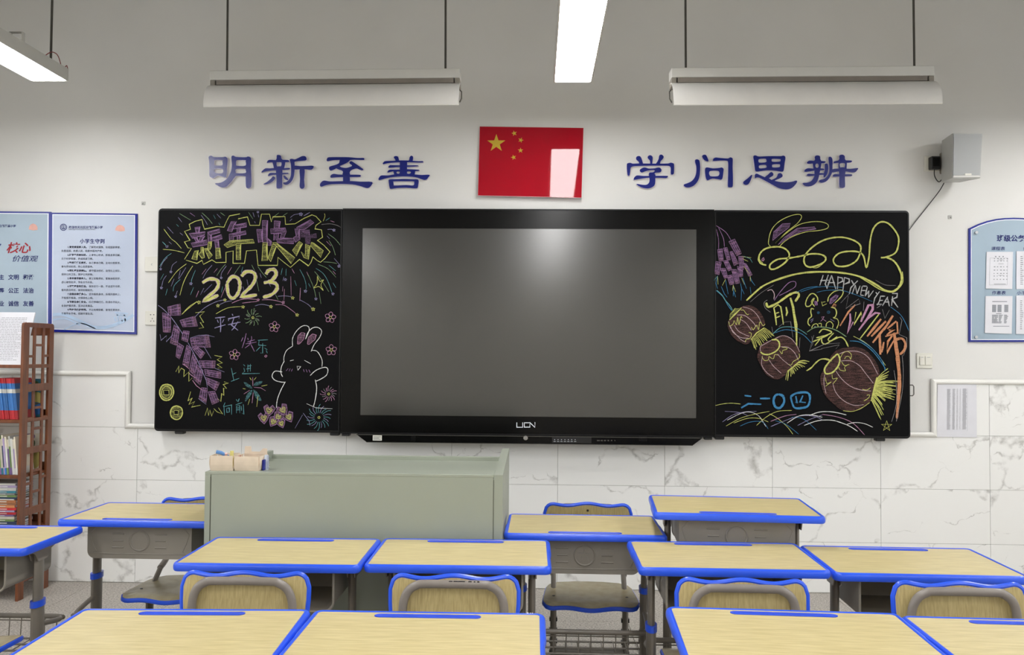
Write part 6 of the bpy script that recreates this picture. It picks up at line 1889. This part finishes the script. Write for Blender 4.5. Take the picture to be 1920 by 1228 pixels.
for ln in CHALK.strip().split('\n'):
    ln = ln.strip()
    if not ln: continue
    if ln[0] == '@': a = ln[1:].split(); TF[a[0]] = (float(a[1]), float(a[2]), float(a[3])); continue
    if ln[0] == '=':
        if cur: cur.done(nm, par)
        cur = Draw(); par = BL if ln[1] == 'L' else BR; nm = ln[3:]; continue
    if ln[0] == 'T': T = TF[ln[2:].strip()]; continue
    op = ln[0]
    X = lambda a, b: (T[0]+a*T[2], T[1]+b*T[2])
    if op in '~*#QUFHEV'.replace('', '') and op in ('*', '#', 'Q', 'U', 'F', 'H', 'V') or ln[:2] in ('#E', '#X'):
        f = ln.split()
        nums = [tuple(float(v) for v in s_.split(',')) if ',' in s_ else s_ for s_ in f[1:]]
        if ln[:2] in ('#E', '#X'):
            (cx, cy), (rx, ry) = nums
            if ln[1] == 'E': cur.fill('Y', [X(*p) for p in circle(cx, cy, rx, 24, ry)])
            else: cur.fill('X', [X(cx-rx, cy-ry), X(cx+rx, cy-ry), X(cx+rx, cy+ry), X(cx-rx, cy+ry)])
        elif op == '#':
            c = ln[1]; pts = [X(*p) for p in nums]
            if c == 'R' or c in 'KB' or (c in 'CG'): cur.fill(c, pts, True)
            else: cur.fill(c, pts)
            if c in 'PYK' and len(pts) < 9: cur.line(c, 1.0, pts+[pts[0]], False)
            if c in 'PYO':
                for k in range(1, 3):
                    cen = (sum(p[0] for p in pts)/len(pts), sum(p[1] for p in pts)/len(pts)); s_ = 1-.22*k
                    cur.line(c, .8, [(cen[0]+(p[0]-cen[0])*s_, cen[1]+(p[1]-cen[1])*s_) for p in pts[:3]], False)
        elif op == '*':
            c = ln[1]; wpx = float(f[0][2:]); (cx, cy) = nums[0]; r = float(nums[1])
            x_, y_ = X(cx, cy); cur.line(c, wpx, star_px(x_, y_, r*T[2]*.95, .2*math.sin(cx)), False)
        elif op == 'Q':
            p = [X(*v) for v in nums]; cur.fill('P', p)
            for k in range(4): cur.line('P', .9, [p[k], p[(k+1) % 4]], False)
            e = [math.dist(p[k], p[(k+1) % 4]) for k in range(4)]
            if e[0]+e[2] > e[1]+e[3]: A, B, C_, D_ = p[0], p[1], p[3], p[2]
            else: A, B, C_, D_ = p[0], p[3], p[1], p[2]
            lp = lambda a, b, u: (a[0]+(b[0]-a[0])*u, a[1]+(b[1]-a[1])*u)
            for u in (.18, .26, .74, .82): cur.line('K' if u in (.18, .82) else 'P', .8, [lp(A, B, u), lp(C_, D_, u)], False)
            cur.fill('K', [lp(A, B, .86), lp(C_, D_, .86), D_, B])
            for u in (.35, .65): cur.line('P', .9, [lp(A, C_, u), lp(B, D_, u)], False)
        elif op == 'U':
            c = nums[0]; (cx, cy), r, n = nums[1], float(nums[2]), int(nums[3]); x_, y_ = X(cx, cy); r *= T[2]
            for k in range(n):
                a = 2*PI*k/n+.2; rr = r*(.8+.3*((k*37) % 10)/10); col = c if k % 3 else ('L' if c == 'C' else 'M')
                cur.line(col, 1.1, [(x_+.35*r*math.cos(a), y_+.35*r*math.sin(a)), (x_+.75*rr*math.cos(a+.08), y_+.75*rr*math.sin(a+.08)), (x_+rr*math.cos(a+.22), y_+rr*math.sin(a+.22))], True)
            cur.fill('Y', [(x_+2*math.cos(a), y_+2*math.sin(a)) for a in [k*PI/4 for k in range(8)]])
            cur.line('Y', 1, [(x_+2.2*math.cos(a), y_+2.2*math.sin(a)) for a in [k*PI/4 for k in range(9)]], False)
        elif op == 'F':
            (cx, cy), r = nums[0], float(nums[1]); T0 = TF['L2']; x_, y_ = T0[0]+cx*T0[2], T0[1]+cy*T0[2]; r *= T0[2]
            for k in range(5):
                a0 = 2*PI*k/5-PI/2+.15*math.sin(cx)
                cur.line('K', 1.1, [(x_+r*.3*math.cos(a0-.5), y_+r*.3*math.sin(a0-.5)), (x_+r*.85*math.cos(a0-.48), y_+r*.85*math.sin(a0-.48)), (x_+r*1.12*math.cos(a0), y_+r*1.12*math.sin(a0)), (x_+r*.85*math.cos(a0+.48), y_+r*.85*math.sin(a0+.48)), (x_+r*.3*math.cos(a0+.5), y_+r*.3*math.sin(a0+.5))], True)
            cur.line('Y', 1.1, [(x_+2.4*math.cos(a), y_+2.4*math.sin(a)) for a in [k*PI/4 for k in range(9)]], False)
        elif op == 'H':
            (cx, cy), r = nums[0], float(nums[1]); x_, y_ = X(cx, cy); r *= T[2]; rt = .6*math.sin(cx*3)
            def hs(s_): return [(x_+s_*(a*math.cos(rt)-b*math.sin(rt)), y_+s_*(a*math.sin(rt)+b*math.cos(rt))) for a, b in ((0, -.45), (.45, -.95), (.95, -.5), (.6, .3), (0, .95), (-.6, .3), (-.95, -.5), (-.45, -.95))]
            cur.fill('K', hs(r), True); cur.line('P', 1.2, hs(r)+[hs(r)[0]], False); cur.line('Y', 1.3, hs(r*.5)+[hs(r*.5)[0]], False); cur.line('Y', 1.1, hs(r*.25)+[hs(r*.25)[0]], False)
        elif op == 'V':                                                     # tassel: from segment a-b to spread c-d
            a, b, c_, d = [X(*v) for v in nums[:4]]; n = int(nums[4]) if isinstance(nums[4], str) else int(nums[4]); rr = random.Random(int(a[0]))
            for k in range(n):
                u = k/(n-1); u2 = min(1, max(0, u+rr.uniform(-.05, .05))); s_ = .8+.35*rr.random()
                p0 = (a[0]+(b[0]-a[0])*u, a[1]+(b[1]-a[1])*u); p1 = (c_[0]+(d[0]-c_[0])*u2, c_[1]+(d[1]-c_[1])*u2)
                p1 = (p0[0]+(p1[0]-p0[0])*s_, p0[1]+(p1[1]-p0[1])*s_); m_ = ((p0[0]+p1[0])/2+rr.uniform(-1, 1), (p0[1]+p1[1])/2-1.5)
                cur.line('Y', 1.3, [p0, m_, p1], True)
        continue
    sm = op == '~'; body = ln[1:] if sm else ln; f = body.split(); c = f[0][0]; wpx = float(f[0][1:] or 1)
    cur.line(c, wpx, [X(*[float(v) for v in s_.split(',')]) for s_ in f[1:]], sm)
cur.done(nm, par)
# worn light scratches on the seam between left panel and display, and on the near desk's rim
q = MB()
for a, b, c_, d in ((640, 400, 639.5, 806), (1340.5, 402, 1341, 816)):
    stroke_ribbon(q, [(v.x, v.z) for v in (at(a, b, YF), at(c_, d, YF))], .0022, YF-.0015)
q.build('panel_edge_line', 'board_frame', DS)
